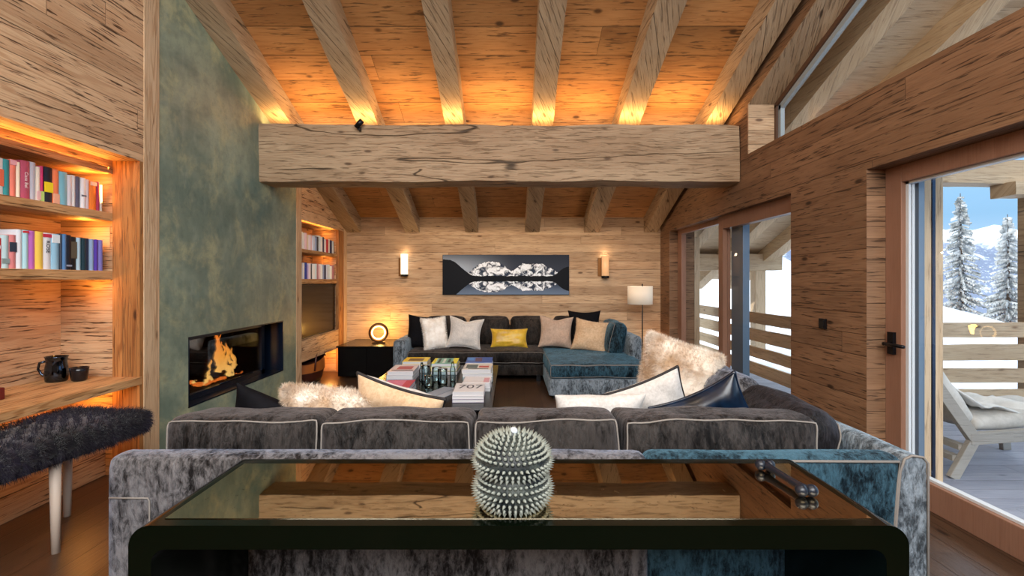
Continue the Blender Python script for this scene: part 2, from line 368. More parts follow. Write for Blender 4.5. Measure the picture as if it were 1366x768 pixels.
def hewn(x0,x1,y0,y1,z0,z1, slope=0.0, amp=.008, seed=0, nlong=60, axis='x', ns=5):
    """a long timber with slightly wandering, adze-worked faces; slope lowers z with y"""
    mb = MB(); n = ns
    ring = [(-1+2*i/n, -1) for i in range(n)]+[(1, -1+2*i/n) for i in range(n)]+[(1-2*i/n, 1) for i in range(n)]+[(-1, 1-2*i/n) for i in range(n)]
    vs = []
    for k in range(nlong+1):
        t = k/nlong
        for a, b in ring:
            q = max(abs(a), abs(b)); rr = 1.0
            if abs(a) > .9 and abs(b) > .9: rr = .985
            if axis == 'x': p = Vector((x0+(x1-x0)*t, (y0+y1)/2+a*rr*(y1-y0)/2, (z0+z1)/2+b*rr*(z1-z0)/2))
            else: p = Vector(((x0+x1)/2+a*rr*(x1-x0)/2, y0+(y1-y0)*t, (z0+z1)/2+b*rr*(z1-z0)/2))
            w = noise.noise_vector(p*1.3+Vector((seed,seed*2,0)))*amp*1.4+noise.noise_vector(p*6+Vector((seed,0,0)))*amp*.6
            if axis == 'x': w.x = 0
            else: w.y = 0; p.z -= slope*p.y
            vs.append(p+w)
    m = 4*n; fs = [(k*m+i, k*m+(i+1) % m, (k+1)*m+(i+1) % m, (k+1)*m+i) for k in range(nlong) for i in range(m)]
    fs += [tuple(range(m-1,-1,-1)), tuple(nlong*m+i for i in range(m))]
    mb.add(vs, fs, False); return mb

# ================================================================ ROOM SHELL
SL = .389
ceilz = lambda y: 5.543-SL*y
rz = lambda y: 5.293-SL*y
XL, XR, YB = -2.70, 2.47, 7.90
struct('floor', MB().box(-3.5, 2.62, -2.5, 8.0, -.12, 0), M['floor'])
struct('ceiling', MB().prism([(-2.6, ceilz(-2.6)), (8.1, ceilz(8.1)), (8.1, ceilz(8.1)+.12), (-2.6, ceilz(-2.6)+.12)], 'x', -3.5, 2.86), M['ceil'])
# left wall: bookcase recess near, green fireplace plaster, bookcase / tv recess far
wl = MB()
wl.box(-3.45, -3.31, -2.5, 3.53, 0, 6.6)
wl.box(-3.31, XL, -2.5, 3.53, 2.30, 6.6)
wl.box(-3.31, -2.98, -2.5, 3.53, 0, .34)
wl.box(-3.45, -2.72, 3.53, 3.68, 0, 5.6)
wl.box(-3.45, -3.12, 6.19, 7.55, 0, 2.24)
wl.box(-3.45, XL, 6.19, 7.55, 2.22, 3.4)
wl.box(-3.45, XL, 7.55, 7.90, 0, 3.0)
wl.box(-3.12, -2.80, 6.19, 7.55, .64, 1.39)
wl.box(-3.45, XL, 6.19, 7.55, .37, .66)
struct('wall_left', wl, M['wall'])
g = MB(); FY0, FY1, FZ0, FZ1 = 4.02, 5.70, .36, .955
g.box(-3.45, XL, 3.68, FY0, 0, 4.4); g.box(-3.45, XL, FY1, 6.04, 0, 4.4)
g.box(-3.45, XL, FY0, FY1, 0, FZ0); g.box(-3.45, XL, FY0, FY1, FZ1, 4.4); g.box(-3.45, -3.40, FY0, FY1, FZ0, FZ1)
struct('wall_chimney', g, M['green'])
struct('trim_1', MB().box(-2.73, XL+.006, 3.53, 3.68, 0, 5.5), M['vert'])
struct('trim_2', MB().box(-3.45, XL+.006, 6.04, 6.19, 0, 3.3), M['vert'])
struct('trim_3', MB().box(-2.72, XL+.006, 7.76, 7.90, 0, 2.75), M['vert'])
struct('trim_4', MB().box(-2.90, -2.702, 3.495, 3.535, 0, 2.30), M['vert_o'])
struct('trim_5', MB().box(-2.74, XL+.004, 7.53, 7.76, 0, 2.22), M['vert_o'])
struct('trim_6', MB().box(-3.30, -2.90, -2.4, 3.50, 2.205, 2.30), M['shelf'])  # lowered soffit board added so the niche top stays in shade
struct('wall_back', MB().box(-3.5, 2.86, YB, 8.05, 0, 3.0), M['wall_b'])
# right wall
wr = MB(); DY0, DY1, DH = .55, 3.328, 2.20; WY0, WY1 = 4.227, 7.457; XO = 2.86
wr.box(XR, XO, DY1, WY0, 0, DH); wr.box(XR, XO, WY1, YB, 0, DH)
wr.box(XR, XO, -2.5, DY0, 0, DH); wr.box(XR, XO, -2.5, YB, DH, 2.745)
hd = lambda y: 5.211-SL*y
wr.prism([(5.0, 2.745), (YB, 2.745), (YB, ceilz(YB)+.05), (5.0, ceilz(5.0)+.05)], 'x', XR, XO)
wr.prism([(-2.5, hd(-2.5)), (5.0, hd(5.0)), (5.0, ceilz(5.0)+.05), (-2.5, ceilz(-2.5)+.05)], 'x', XR, XO)
struct('wall_right', wr, M['wall_r'])
# pale boards lining the clerestory reveal
rv = MB(); rv.prism([(-2.5, hd(-2.5)-.012), (5.0, hd(5.0)-.012), (5.0, hd(5.0)), (-2.5, hd(-2.5))], 'x', XR+.002, 2.80)
struct('trim_7', rv, M['rafter'])
struct('trim_8', MB().box(XR+.002, 2.80, 4.985, 5.0, 2.745, hd(5.0)-.01), M['wall_b'])
# rear wall behind the camera; its unseen glazing is added for the fill light
rw = MB(); rw.box(-3.5, -2.6, -2.65, -2.5, 0, 6.7); rw.box(2.6, 2.86, -2.65, -2.5, 0, 6.7); rw.box(-2.6, 2.6, -2.65, -2.5, 0, 2.5); rw.box(-2.6, 2.6, -2.65, -2.5, 5.3, 6.7)
struct('wall_rear', rw, M['wall_b'])
wd = MB()
for x in (-2.6, -.9, .83, 2.53): wd.box(x, x+.07, -2.62, -2.52, 2.5, 5.3)
wd.box(-2.6, 2.6, -2.62, -2.52, 2.5, 2.57); wd.box(-2.6, 2.6, -2.62, -2.52, 5.23, 5.3)
w4 = struct('added_rear_window', wd, M['frame']); struct('pane', MB().box(-2.6, 2.6, -2.58, -2.57, 2.5, 5.3), M['glass'], w4)  # unseen window, added to go with the rear fill light
# doors and windows of the right wall
FX = 2.60
dr = MB(); dr.box(FX, FX+.09, DY1-.135, DY1, 0, DH); dr.box(FX, FX+.09, DY0, DY0+.13, 0, DH); dr.box(FX+.001, FX+.089, DY0+.13, DY1-.135, DH-.115, DH); dr.box(FX+.001, FX+.089, DY0+.13, DY1-.135, .0, .17)
d1 = struct('door_1', dr, M['frame'], bevel=.004)
ds = MB(); ds.box(FX+.03, FX+.07, DY1-.16, DY1-.135, .17, DH-.115); ds.box(FX+.03, FX+.07, DY0, DY1, .17, .185); ds.box(FX+.03, FX+.07, DY0, DY1, DH-.13, DH-.115)
struct('seal', ds, plain('grey_white_seal', c(206,212,216), .4), d1)
struct('pane', MB().box(FX+.045, FX+.053, DY0+.13, DY1-.16, .185, DH-.13), M['glass'], d1)
struct('leaf_edge', MB().box(FX+.10, FX+.12, 3.07, 3.08, .1, DH), M['steel'], d1)
struct('rail_profile', MB().box(FX+.092, FX+.13, DY1-.165, DY1-.10, .1, DH), plain('blue_grey_aluminium', c(112,132,150), .4, metal=.3), d1)
hh = MB(); hh.box(FX-.022, FX, 3.235, 3.285, .93, 1.08); hh.tube([(FX-.02, 3.26, 1.0), (FX-.07, 3.26, 1.0)], .011); hh.tube([(FX-.06, 3.27, 1.0), (FX-.06, 3.10, 1.0)], .012)
struct('door_handle', hh, M['black_m'], d1)
w1 = MB(); YM = 5.86
w1.box(FX, FX+.07, WY1-.16, WY1, 0, DH); w1.box(FX+.001, FX+.069, YM+.03, WY1-.16, DH-.06, DH); w1.box(FX+.001, FX+.069, YM+.03, WY1-.16, 0, .1)
w1o = struct('window_1', w1, M['frame'])
lf = MB(); lf.box(FX-.05, FX+.04, YM-.10, YM+.02, 0, DH); lf.box(FX-.049, FX+.039, WY0, YM-.10, DH-.15, DH); lf.box(FX-.049, FX+.039, WY0, YM-.10, 0, .16)
struct('sliding_leaf', lf, M['frame'], w1o)
struct('leaf_profile', MB().box(FX+.045, FX+.12, YM-.40, YM-.12, .1, DH-.02), plain('blue_grey_profile', c(96,116,134), .4, metal=.3), w1o)
struct('pane', MB().box(FX+.02, FX+.028, YM, WY1-.12, .1, DH-.06).box(FX, FX+.008, WY0, YM-.10, .16, DH-.15), M['glass'], w1o)
cl = MB()
cl.prism([(-2.5, hd(-2.5)-.06), (4.985, hd(4.985)-.06), (4.985, hd(4.985)-.01), (-2.5, hd(-2.5)-.01)], 'x', 2.74, 2.79)
cl.box(2.74, 2.79, 4.945, 4.985, 2.745, hd(4.985)-.03)
w2o = struct('window_2', cl, plain('dark_brown_frame', c(84,58,42), .5))
cp = MB(); cp.prism([(-2.5, hd(-2.5)-.115), (4.94, hd(4.94)-.115), (4.94, hd(4.94)-.055), (-2.5, hd(-2.5)-.055)], 'x', 2.76, 2.80); cp.box(2.76, 2.80, 4.90, 4.945, 2.745, hd(4.94)-.06)
struct('inner_profile', cp, plain('blue_grey_gasket', c(150,160,164), .4), w2o)
struct('pane', MB().prism([(-2.5, 2.745), (4.94, 2.745), (4.94, hd(4.94)-.06), (-2.5, hd(-2.5)-.06)], 'x', 2.775, 2.783), M['glass'], w2o)
# timbers
RX = [(-2.70,-2.47,'roof rafter hugging the green wall, darkest weathered face'), (-1.73,-1.50,'second roof rafter from the green wall, with the little spot lamp at its foot'),
      (-.74,-.525,'third roof rafter from the green wall, left of the picture centre'), (.24,.475,'near-upright roof rafter right of centre, above the framed panorama'),
      (1.21,1.46,'roof rafter with one long dark crack, fourth to reach the right side'), (2.19,2.41,'rightmost roof rafter, beside the high sloping window')]
for i, (a, b, lab) in enumerate(RX):
    o = hewn(a, b, -2.4, 7.95, 5.293, 5.56, SL, .007, i*3.1, 90, 'y').build('roof_rafter', M['rafter']); tag(o, lab, 'rafter', 'sloping roof rafters')
o = hewn(-2.72, 2.46, 5.15, 5.50, 2.49, 3.104, 0, .014, 7, 80, 'x', 7).build('cross_beam', M['beam']); tag(o, 'massive weathered cross beam spanning the room under the rafters', 'beam')
# little spot lamp on the beam
t = thing('spot_lamp', 'small black spot lamp clipped to the top edge of the cross beam', 'lamp', (-1.62, 5.12, 3.06))
MB().tube([(-1.64,5.1,3.06),(-1.57,5.07,3.12)], .028, 12).build('lamp_head', M['black_m'], t)
MB().box(-1.625,-1.60,5.10,5.16,3.03,3.07).build('bracket', M['black_m'], t)
# ================================================================ NEAR BOOKCASE
def slab(name, label, cat, box, mat='shelf', group=None, bev=.004):
    o = MB().box(*box).build(name, M[mat], bevel=bev); return tag(o, label, cat, group)
slab('bookcase_shelf', 'thick rustic shelf under the upper row of books, left recess', 'shelf', (-3.31,-2.90,-.5,3.50,1.862,1.922))
slab('bookcase_shelf', 'thick rustic shelf under the lower row of books, left recess', 'shelf', (-3.31,-2.90,-.5,3.50,1.435,1.50))
slab('wall_desk', 'long rustic wooden desk slab along the left recess, above the fur bench', 'desk', (-3.31,-2.70,-.5,3.52,.67,.728))
def text_mesh(s, size, parent, mat, M4, name='spine_title', ext=.0006, xs=1.0):
    cu = bpy.data.curves.new(name, 'FONT'); cu.body = s; cu.size = size; cu.extrude = ext; cu.align_x = 'CENTER'; cu.align_y = 'CENTER'
    to = bpy.data.objects.new('tmp_text', cu); COL.objects.link(to); bpy.context.view_layer.update()
    dg = bpy.context.evaluated_depsgraph_get(); me = bpy.data.meshes.new_from_object(to.evaluated_get(dg)); bpy.data.objects.remove(to, do_unlink=True)
    me.transform(WM[parent.name].inverted() @ M4 @ Matrix.Diagonal((xs,1,1,1))); me.materials.clear(); me.materials.append(mat); me.name = name
    o = bpy.data.objects.new(name, me); COL.objects.link(o); o.parent = parent; WM[o.name] = WM[parent.name].copy(); return o
def spine_matrix(x, y, z):  # text reading downwards on a +X facing spine
    return Matrix(((0,0,1,x),(0,1,0,y),(-1,0,0,z),(0,0,0,1))) 
def row_of_books(specs, y_of, xf, z0, where, group, hscale):
    n = len(specs)
    for i, (x0, x1, rgb, word, hgt, extra) in enumerate(specs):
        ya, yb = y_of(x0), y_of(x1)
        if yb-ya < .004: yb = ya+.004
        rnd = random.Random(i*7+n); xx = xf-rnd.random()*.012; h = hgt
        mb = MB(); r = (yb-ya)/2; dp = .15
        poly = [(xx-dp, ya+.0008), (xx-dp, yb-.0008)]+[(xx-.006+.006*math.sin(PI*k/6), yb-.0008-(yb-ya-.0016)*k/6) for k in range(7)]
        mb.prism(poly, 'z', z0, z0+h, smooth=False)
        prev = specs[i-1][3] if i else None; nxt = specs[i+1][3] if i < n-1 else None
        if prev and nxt: lab = f'{word} book between {prev} and {nxt} ones, {where}'
        elif nxt: lab = f'{word} book at the left end of the row, {where}'
        else: lab = f'{word} book at the right end of the row, {where}'
        o = mb.build('book', bookmat(rgb)); tag(o, lab, 'book', group)
        for (kind, a, b, rgb2) in extra:
            if kind == 'band':
                MB().box(xx-.004, xx+.0012, ya+.0006, yb-.0006, z0+h*a, z0+h*b).build('spine_label', bookmat(rgb2), o)['label'] = 'contrasting block on the spine'
            else:
                text_mesh(kind, (yb-ya)*b, o, bookmat(rgb2), spine_matrix(xx+.0015, (ya+yb)/2, z0+h*a))
yn = lambda x: 2.93*640/(681-x)
U = [(-9,7,(236,238,240),'white',.215,[('band',.25,.7,(226,110,80))]), (7,16,(52,146,150),'teal',.215,[]), (16,24,(236,130,110),'salmon',.222,[('band',.86,.99,(240,180,190))]),
     (24,29.5,(240,226,200),'cream',.215,[]), (29.5,42,(186,84,110),'maroon pink',.232,[('Casa Bel',.5,.5,(240,230,230))]), (42,51,(196,200,212),'silver',.236,[]),
     (51,56,(226,214,196),'spotted ivory',.215,[('band',.05,.3,(230,190,190))]), (56,61,(206,50,110),'magenta',.225,[('band',.0,.3,(190,226,130))]),
     (61,72,(26,28,44),'black',.228,[('band',.3,.58,(246,226,40))]), (72,80,(240,130,84),'orange',.225,[('band',.0,.3,(240,180,150))]),
     (80,91,(124,188,206),'sky blue',.22,[]), (91,98,(214,214,222),'pale grey',.21,[]), (98,104,(232,236,236),'clean white',.215,[]), (104,110,(88,88,108),'slate',.215,[]),
     (110,116,(228,232,236),'white striped',.213,[('band',.4,.45,(120,120,130))]), (116,122,(222,218,228),'lilac white',.21,[]), (122,130,(236,128,44),'bright orange',.205,[('band',.85,.98,(240,200,180))]),
     (130,134.5,(160,44,80),'crimson',.21,[]), (134.5,139.5,(214,220,216),'mint white',.195,[])]
row_of_books(U, yn, -2.93, 1.922, 'upper shelf near left', 'books on the upper near shelf', 1)
Lr = [(-9,5,(216,28,34),'red',.175,[('O',.7,.8,(240,240,240))]), (5,15,(190,218,222),'ice blue',.195,[('band',.15,.3,(140,160,160))]), (15,24,(216,130,130),'rose',.2,[('band',.5,.78,(44,56,74))]),
      (24,32,(226,230,236),'white',.235,[]), (32,40,(178,220,230),'aqua',.235,[('band',.93,.98,(210,50,60))]), (40,50,(204,116,206),'orchid',.235,[]), (50,60,(244,206,86),'yellow',.235,[]),
      (60,71,(230,230,234),'ivory',.232,[('ROSE',.62,.62,(40,46,60)), ('band',.88,.97,(206,50,80))]), (71,81,(150,196,222),'pale blue',.23,[('band',.75,.98,(230,240,246))]),
      (81,84,(10,22,44),'ink',.235,[]), (84,90,(84,130,180),'steel blue',.235,[]), (90,97,(16,20,34),'black',.232,[('band',.1,.15,(150,160,180))]), (97,105,(18,16,16),'jet',.225,[('band',.35,.85,(90,84,70))]),
      (105,111,(176,206,222),'frosty',.222,[]), (111,117,(20,50,60),'deep teal',.222,[]), (117,121.5,(24,34,64),'navy',.222,[]), (121.5,127,(140,166,200),'grey blue',.22,[]),
      (127,132.5,(84,60,170),'violet',.22,[]), (132.5,140,(138,140,226),'lavender',.22,[])]
row_of_books(Lr, yn, -2.93, 1.50, 'lower shelf near left', 'books on the lower near shelf', 1)
# objects on the desk
t = thing('pitcher', 'dark chrome ribbed pitcher standing on the wall desk', 'jug', (-3.16, 3.34, .728))
MB().lathe([(.055,0),(.062,.01),(.066,.05),(.062,.10),(.056,.14),(.062,.17),(.066,.176),(.058,.172),(.05,.14),(.052,.02),(.001,.015)], -3.16, 3.34, .728, 28).build('body', M['steel'], t)
MB().tube([(-3.22,3.32,.87),(-3.25,3.31,.86),(-3.26,3.31,.82),(-3.24,3.315,.78),(-3.215,3.32,.77)], .008).build('handle', M['steel'], t)
o = MB().lathe([(.035,0),(.045,.01),(.052,.07),(.055,.095),(.05,.095),(.046,.06),(.04,.015),(.001,.012)], -3.02, 3.36, .728, 28).build('cup', M['ceram_d']); tag(o, 'small black ceramic cup beside the chrome pitcher', 'cup')
o = MB().box(-3.16,-2.99, 2.70,2.84,.728,.80).build('box', M['redbox'], bevel=.006); tag(o, 'dark red box on the desk at the left picture edge', 'box')

# ================================================================ FUR
def fur(mb, pts, count, length, width, seed=1, droop=.35, mi=0):
    """short tapering hairs rooted on sampled surface points; pts = [(pos, normal)]"""
    rnd = random.Random(seed); vs = []; fs = []
    for _ in range(count):
        p, nrm = pts[rnd.randrange(len(pts))]
        p = p+Vector((rnd.uniform(-1,1), rnd.uniform(-1,1), rnd.uniform(-1,1)))*length*.35
        d = (nrm+Vector((rnd.uniform(-1,1), rnd.uniform(-1,1), rnd.uniform(-1,1)))*.55); d.normalize()
        L = length*rnd.uniform(.6, 1.25); s = d.cross(Vector((rnd.uniform(-1,1), rnd.uniform(-1,1), rnd.uniform(-1,1)))); s.normalize(); s *= width
        q = p+d*L*.55; e = q+(d+Vector((rnd.uniform(-.3,.3), rnd.uniform(-.3,.3), -droop))).normalized()*L*.5
        k = len(vs); vs += [p-s, p+s, q+s*.7, q-s*.7, e]; fs += [(k,k+1,k+2,k+3), (k+3,k+2,k+4)]
    mb.add(vs, fs, True, mi)
def sample(mb, k0=0):
    out = []
    for f in mb.f[k0:]:
        a = [Vector(mb.v[i]) for i in f[:4]]
        cpt = sum(a, Vector())/len(a); nrm = (a[1]-a[0]).cross(a[2]-a[0])
        if nrm.length > 1e-9: out.append((cpt, nrm.normalized()))
    return out
# bench under the desk
t = thing('fur_bench', 'bench under a dark fur throw, pale turned leg, beside the wall desk', 'bench', (-2.62, 2.45, 0))
BM = Matrix.Translation((-2.575, 2.38, 0)) @ Matrix.Rotation(math.radians(-6), 4, 'Z')
MB().box(-.22,.20,-.62,.56,.47,.54, mat=BM).build('seat', M['black_m'], t, bevel=.01)
for (lx, ly) in ((.165,.16), (-.17,.52), (.16,-.55), (-.17,-.55)):
    MB().tube([BM @ Vector((lx,ly,.48)), BM @ Vector((lx*1.03,ly,.0))], [.026,.019], 14).build('leg', M['legw'], t)
def rb(w, d, h, r, seg=10, bul=(0,0,0), amp=0.0, freq=4.0, seed=0):
    """rounded, bulged, slightly creased box around the origin; returns MB and its mapping"""
    a, b, e = w/2, d/2, h/2; r = min(r, a*.99, b*.99, e*.99)
    def mp(p):
        q = Vector((p[0]*a, p[1]*b, p[2]*e)); i = Vector((max(-a+r, min(a-r, q.x)), max(-b+r, min(b-r, q.y)), max(-e+r, min(e-r, q.z))))
        dd = q-i
        if dd.length > 1e-7: q = i+dd.normalized()*r*min(1.0, max(abs(dd.x), abs(dd.y), abs(dd.z))/r)
        X, Y, Z = p
        q.x += bul[0]*X*(1-Y*Y)*(1-Z*Z); q.y += bul[1]*Y*(1-X*X)**.7*(1-Z*Z); q.z += bul[2]*Z*(1-X*X)**.6*(1-Y*Y)
        if amp: q += noise.noise_vector(q*freq+Vector((seed*5.1, seed*2.3, seed)))*amp
        return q
    mb = MB(); n = seg; mx = max(w, d, h); ks = [max(6, int(n*v/mx*2)) for v in (w, d, h)]
    def gr(k): # cluster samples towards the ends so the rounding is resolved
        return [-math.cos(PI*i/k) for i in range(k+1)]
    for ax in range(3):
        o1, o2 = [(1,2),(2,0),(0,1)][ax]; g1, g2 = gr(ks[o1]), gr(ks[o2])
        for sgn in (-1, 1):
            vs = []
            for y in g2:
                for x in g1:
                    p = [0,0,0]; p[ax] = sgn; p[o1] = x; p[o2] = y; vs.append(mp(p))
            m = len(g1); fs = [(j*m+i, j*m+i+1, (j+1)*m+i+1, (j+1)*m+i) for j in range(len(g2)-1) for i in range(m-1)]
            if sgn < 0: fs = [f[::-1] for f in fs]
            mb.add(vs, fs, True)
    return mb, mp
def weld(o, dist=.0006):
    bm = bmesh.new(); bm.from_mesh(o.data); bmesh.ops.remove_doubles(bm, verts=bm.verts, dist=dist); bmesh.ops.recalc_face_normals(bm, faces=bm.faces); bm.to_mesh(o.data); bm.free(); o.data.update(); return o
def placed(mb, T): mb.v = [tuple(T @ Vector(p)) for p in mb.v]; return mb
def cushion(name, parent, cx, cy, cz, w, d, h, mat, r=.05, bul=(0,.03,.03), rot=(0,0,0), amp=.012, seed=0, pip='y-', pm='piping', freq=5, seg=12, label=None):
    T = Matrix.Translation((cx,cy,cz)) @ Euler(rot).to_matrix().to_4x4()
    mb, mp = rb(w, d, h, r, seg, bul, amp, freq, seed)
    o = weld(placed(mb, T).build(name, M[mat], parent))
    if label: o['label'] = label
    for side in pip.split():
        if not side: continue
        ax = 'xyz'.index(side[0]); sg = -1 if side[1] == '-' else 1; o1, o2 = [k for k in range(3) if k != ax]; path = []
        N = 22
        for (a0, b0, a1, b1) in ((-1,-1,1,-1),(1,-1,1,1),(1,1,-1,1),(-1,1,-1,-1)):
            for k in range(N):
                s = k/N; p = [0,0,0]; p[ax] = sg; p[o1] = a0+(a1-a0)*s; p[o2] = b0+(b1-b0)*s
                p = [max(-.985, min(.985, v)) for v in p]; p[ax] = sg; path.append(T @ (mp(p)+Vector(((.002*p[0]),(.002*p[1]),(.002*p[2])))))
        po = MB().tube(path, .0036, 6, closed=True).build('piping', M[pm], o); po['label'] = 'thin pale piping' if pm == 'piping' else 'dark piping'
    return o
mbf, _ = rb(.50, 1.28, .10, .05, 12, (0,0,.02), .02, 6, 3)
placed(mbf, BM @ Matrix.Translation((0,.0,.56)))
pts = sample(mbf); fur(mbf, pts, 60000, .045, .0011, 4, .6)
o = mbf.build('fur_throw', M['furn']); tag(o, 'shaggy purple-black fur throw draped over the bench at left', 'fur throw')

# ================================================================ FIREPLACE
t = thing('fireplace', 'long horizontal glass-fronted fireplace set in the green wall', 'fireplace', (-2.9, 4.86, .36))
e = MB(); e.box(-3.0, XL+.002, FY1-.012, FY1, FZ0, FZ1); e.box(-3.0, XL+.002, FY0, FY0+.012, FZ0, FZ1); e.box(-3.0, XL+.002, FY0, FY1, FZ1-.012, FZ1); e.box(-3.0, XL+.002, FY0, FY1, FZ0, FZ0+.012)
e.build('surround', M['navy_m'], t)
e = MB(); x0, x1 = -2.86, -2.82
e.box(x0,x1,FY0+.012,FY0+.04,FZ0+.012,FZ1-.012); e.box(x0,x1,5.44,5.50,FZ0+.012,FZ1-.012); e.box(x0,x1,FY0+.012,5.5,FZ1-.05,FZ1-.012); e.box(x0,x1,FY0+.012,5.5,FZ0+.012,FZ0+.06)
e.build('door_frame', M['navy_m'], t)
MB().box(-2.845,-2.84,FY0+.04,5.44,FZ0+.06,FZ1-.05).build('door_glass', M['fglass'], t)
MB().tube([(-2.80,4.62,FZ0+.075),(-2.80,5.2,FZ0+.075)], .008).build('handle', M['steel'], t)
e = MB(); e.box(-3.39,-3.37,FY0+.02,5.6,FZ0+.01,FZ1-.01); e.box(-3.39,-2.88,5.58,5.6,FZ0,FZ1-.01); e.box(-3.39,-2.88,FY0+.015,FY0+.03,FZ0,FZ1-.01); e.box(-3.39,-2.88,FY0+.02,5.6,FZ0+.012,FZ0+.03); e.box(-3.39,-2.88,FY0+.02,5.6,FZ1-.03,FZ1-.013)
e.build('firebox', M['firebrick'], t)
for i, (p, q, r, lab) in enumerate([((-3.1,4.72,.42),(-3.05,5.25,.43),.05,'charred log lying flat at the front of the fire'), ((-3.22,4.85,.43),(-3.15,5.3,.45),.05,'charred log lying behind, deep in the firebox'), ((-3.05,4.70,.44),(-3.18,5.05,.60),.042,'log propped steeply at the left of the flames'), ((-3.0,5.32,.44),(-3.16,5.02,.60),.04,'log leaning in from the right under the flames')]):
    P = [Vector(p).lerp(Vector(q), k/8)+noise.noise_vector(Vector((i,k*.7,0)))*.012 for k in range(9)]
    o = MB().tube(P, [r*(1+.12*noise.noise(Vector((k*.9,i,3)))) for k in range(9)], 12).build('log', M['log']); tag(o, lab, 'log', 'logs burning in the fireplace')
e = MB(); rnd = random.Random(3)
for k in range(46):
    e.sphere((-3.1+rnd.uniform(-.1,.12), 5.0+rnd.uniform(-.32,.34), .405+rnd.uniform(-.01,.03)), rnd.uniform(.012,.03), 5, (1,1.2,.7))
o = e.build('embers', M['ember']); tag(o, 'bed of glowing orange embers under the burning logs', 'embers', kind='stuff')
e = MB()
FL = [(5.02,.50,.42,.034,.02),(5.07,.50,.38,.030,-.02),(4.97,.50,.30,.030,.03),(5.12,.50,.26,.026,-.03),(5.16,.46,.30,.036,.02),(5.22,.44,.26,.034,-.02),(5.28,.42,.20,.034,.02),(5.20,.41,.14,.04,0),(4.84,.42,.12,.028,.01),(4.92,.44,.18,.028,.0),(4.76,.40,.08,.03,.0),(5.33,.41,.12,.028,-.02),(5.04,.44,.22,.045,.0),(5.10,.42,.18,.045,.01),(4.70,.40,.06,.026,.01),(5.25,.40,.10,.045,.01)]
for k, (yy, zz, h, r, sw) in enumerate(FL):
    P = []; R = []; xx = -3.05-.04*math.sin(k*2.3)
    for i in range(17):
        s_ = i/16; P.append(Vector((xx+.018*math.sin(s_*6+k), yy+sw*math.sin(s_*4+k)+.016*s_*math.sin(s_*12+k*1.7), zz+h*s_))); R.append(max(.0008, r*(.55+1.0*s_)*(1-s_)**.85*(1+.25*math.sin(s_*17+k*2))))
    e.tube(P, R, 12)
o = e.build('flames', M['flame']); tag(o, 'orange flames rising from the logs in the fireplace', 'fire', kind='stuff')
light('fire_glow', 'POINT', (-3.16, 5.03, .62), energy=9, col=(1,.42,.12), size=.012)

# ================================================================ FAR BOOKCASE, TV
slab('bookcase_shelf', 'rustic shelf under the upper row of books, far recess', 'shelf', (-3.12,-2.72,6.19,7.53,1.80,1.845))
slab('bookcase_shelf', 'rustic shelf just above the television, far recess', 'shelf', (-3.12,-2.72,6.19,7.53,1.385,1.45))
yf = lambda x: 2.745*640/(681-x)
pal = [((240,240,236),'white'),((226,214,190),'cream'),((232,196,200),'blush'),((206,214,226),'pale blue'),((190,40,50),'red'),((40,44,84),'navy'),((240,236,230),'ivory'),((150,170,206),'denim'),((60,60,70),'charcoal'),((236,220,226),'pearl'),((190,170,226),'lilac'),((36,60,150),'cobalt'),((210,226,232),'ice'),((180,120,130),'dusty rose')]
def far_specs(seq, x0, x1, hs):
    n = len(seq); w = (x1-x0)/n; return [(x0+i*w, x0+(i+1)*w, pal[k][0], pal[k][1], hs[i % len(hs)], []) for i, k in enumerate(seq)]
row_of_books(far_specs([0,6,2,1,9,2,3,7,8,12,0,5,6,4,0,5,12], 402.5, 446.5, [.23,.22,.225,.2,.205,.21,.2,.195,.21]), yf, -2.745, 1.845, 'upper far shelf', 'books on the upper far shelf', 1)
row_of_books(far_specs([3,0,11,10,9,8,6,12,13,2,0,7,5,3,12,0,13], 402.5, 446.5, [.21,.215,.22,.2,.215,.21]), yf, -2.745, 1.45, 'shelf above television', 'books on the shelf above the television', 1)
t = thing('television', 'flat black television in the recess beyond the green wall', 'television', (-2.77, 6.85, .65))
MB().box(-2.80,-2.745,6.2,7.50,.66,1.38).build('casing', M['black_m'], t, bevel=.004)
MB().box(-2.744,-2.742,6.21,7.49,.675,1.367).build('screen', plain('dark_screen', c(10,8,7), .15, spec=.2), t)
# basket / bag in the low niche
t = thing("leather_log_bag", 'brown leather carrier bag with dark handle in the low lit niche', 'bag', (-2.85, 6.75, 0))
def bagf(u, v):
    a = PI*u; wv = .34*(1-.15*v); return Vector((-2.85-.13*math.cos(a)*0+(.14+.06*v)*(math.cos(a)), 6.8+wv*math.sin(PI*(u-.5)), .02+.34*v+.0*u))
e = MB()
N = 36
for ring in range(1):
    prof = [(.22,.0),(.25,.04),(.275,.14),(.285,.22),(.28,.27)]
    e.lathe(prof, -2.87, 6.82, .01, 36, sx=.62, sy=1.25)
e.build('body', M['brown_m'], t)
def lin(k): a = 2*PI*k/36; return Vector((-2.87+.62*.30*math.cos(a), 6.82+1.27*.285*math.sin(a), .28+.19*(.5+.5*math.cos(a-2.2))))
e = MB(); vs = []; 
for k in range(36):
    p = lin(k); vs += [p, Vector((p.x, p.y, .16))]
e.add(vs, [(2*k, 2*((k+1) % 36), 2*((k+1) % 36)+1, 2*k+1) for k in range(36)], True); e.build('lining', M['tan_l'], t)
e = MB(); e.tube([(-2.70,6.62,.18),(-2.70,6.66,.36),(-2.72,6.74,.46),(-2.73,6.84,.50),(-2.72,6.94,.46),(-2.70,7.0,.34)], .013); e.build('handle', M['brown_m'], t)
light('bag_niche_light', 'POINT', (-2.74, 7.3, .32), energy=6, col=AMB, size=.03)

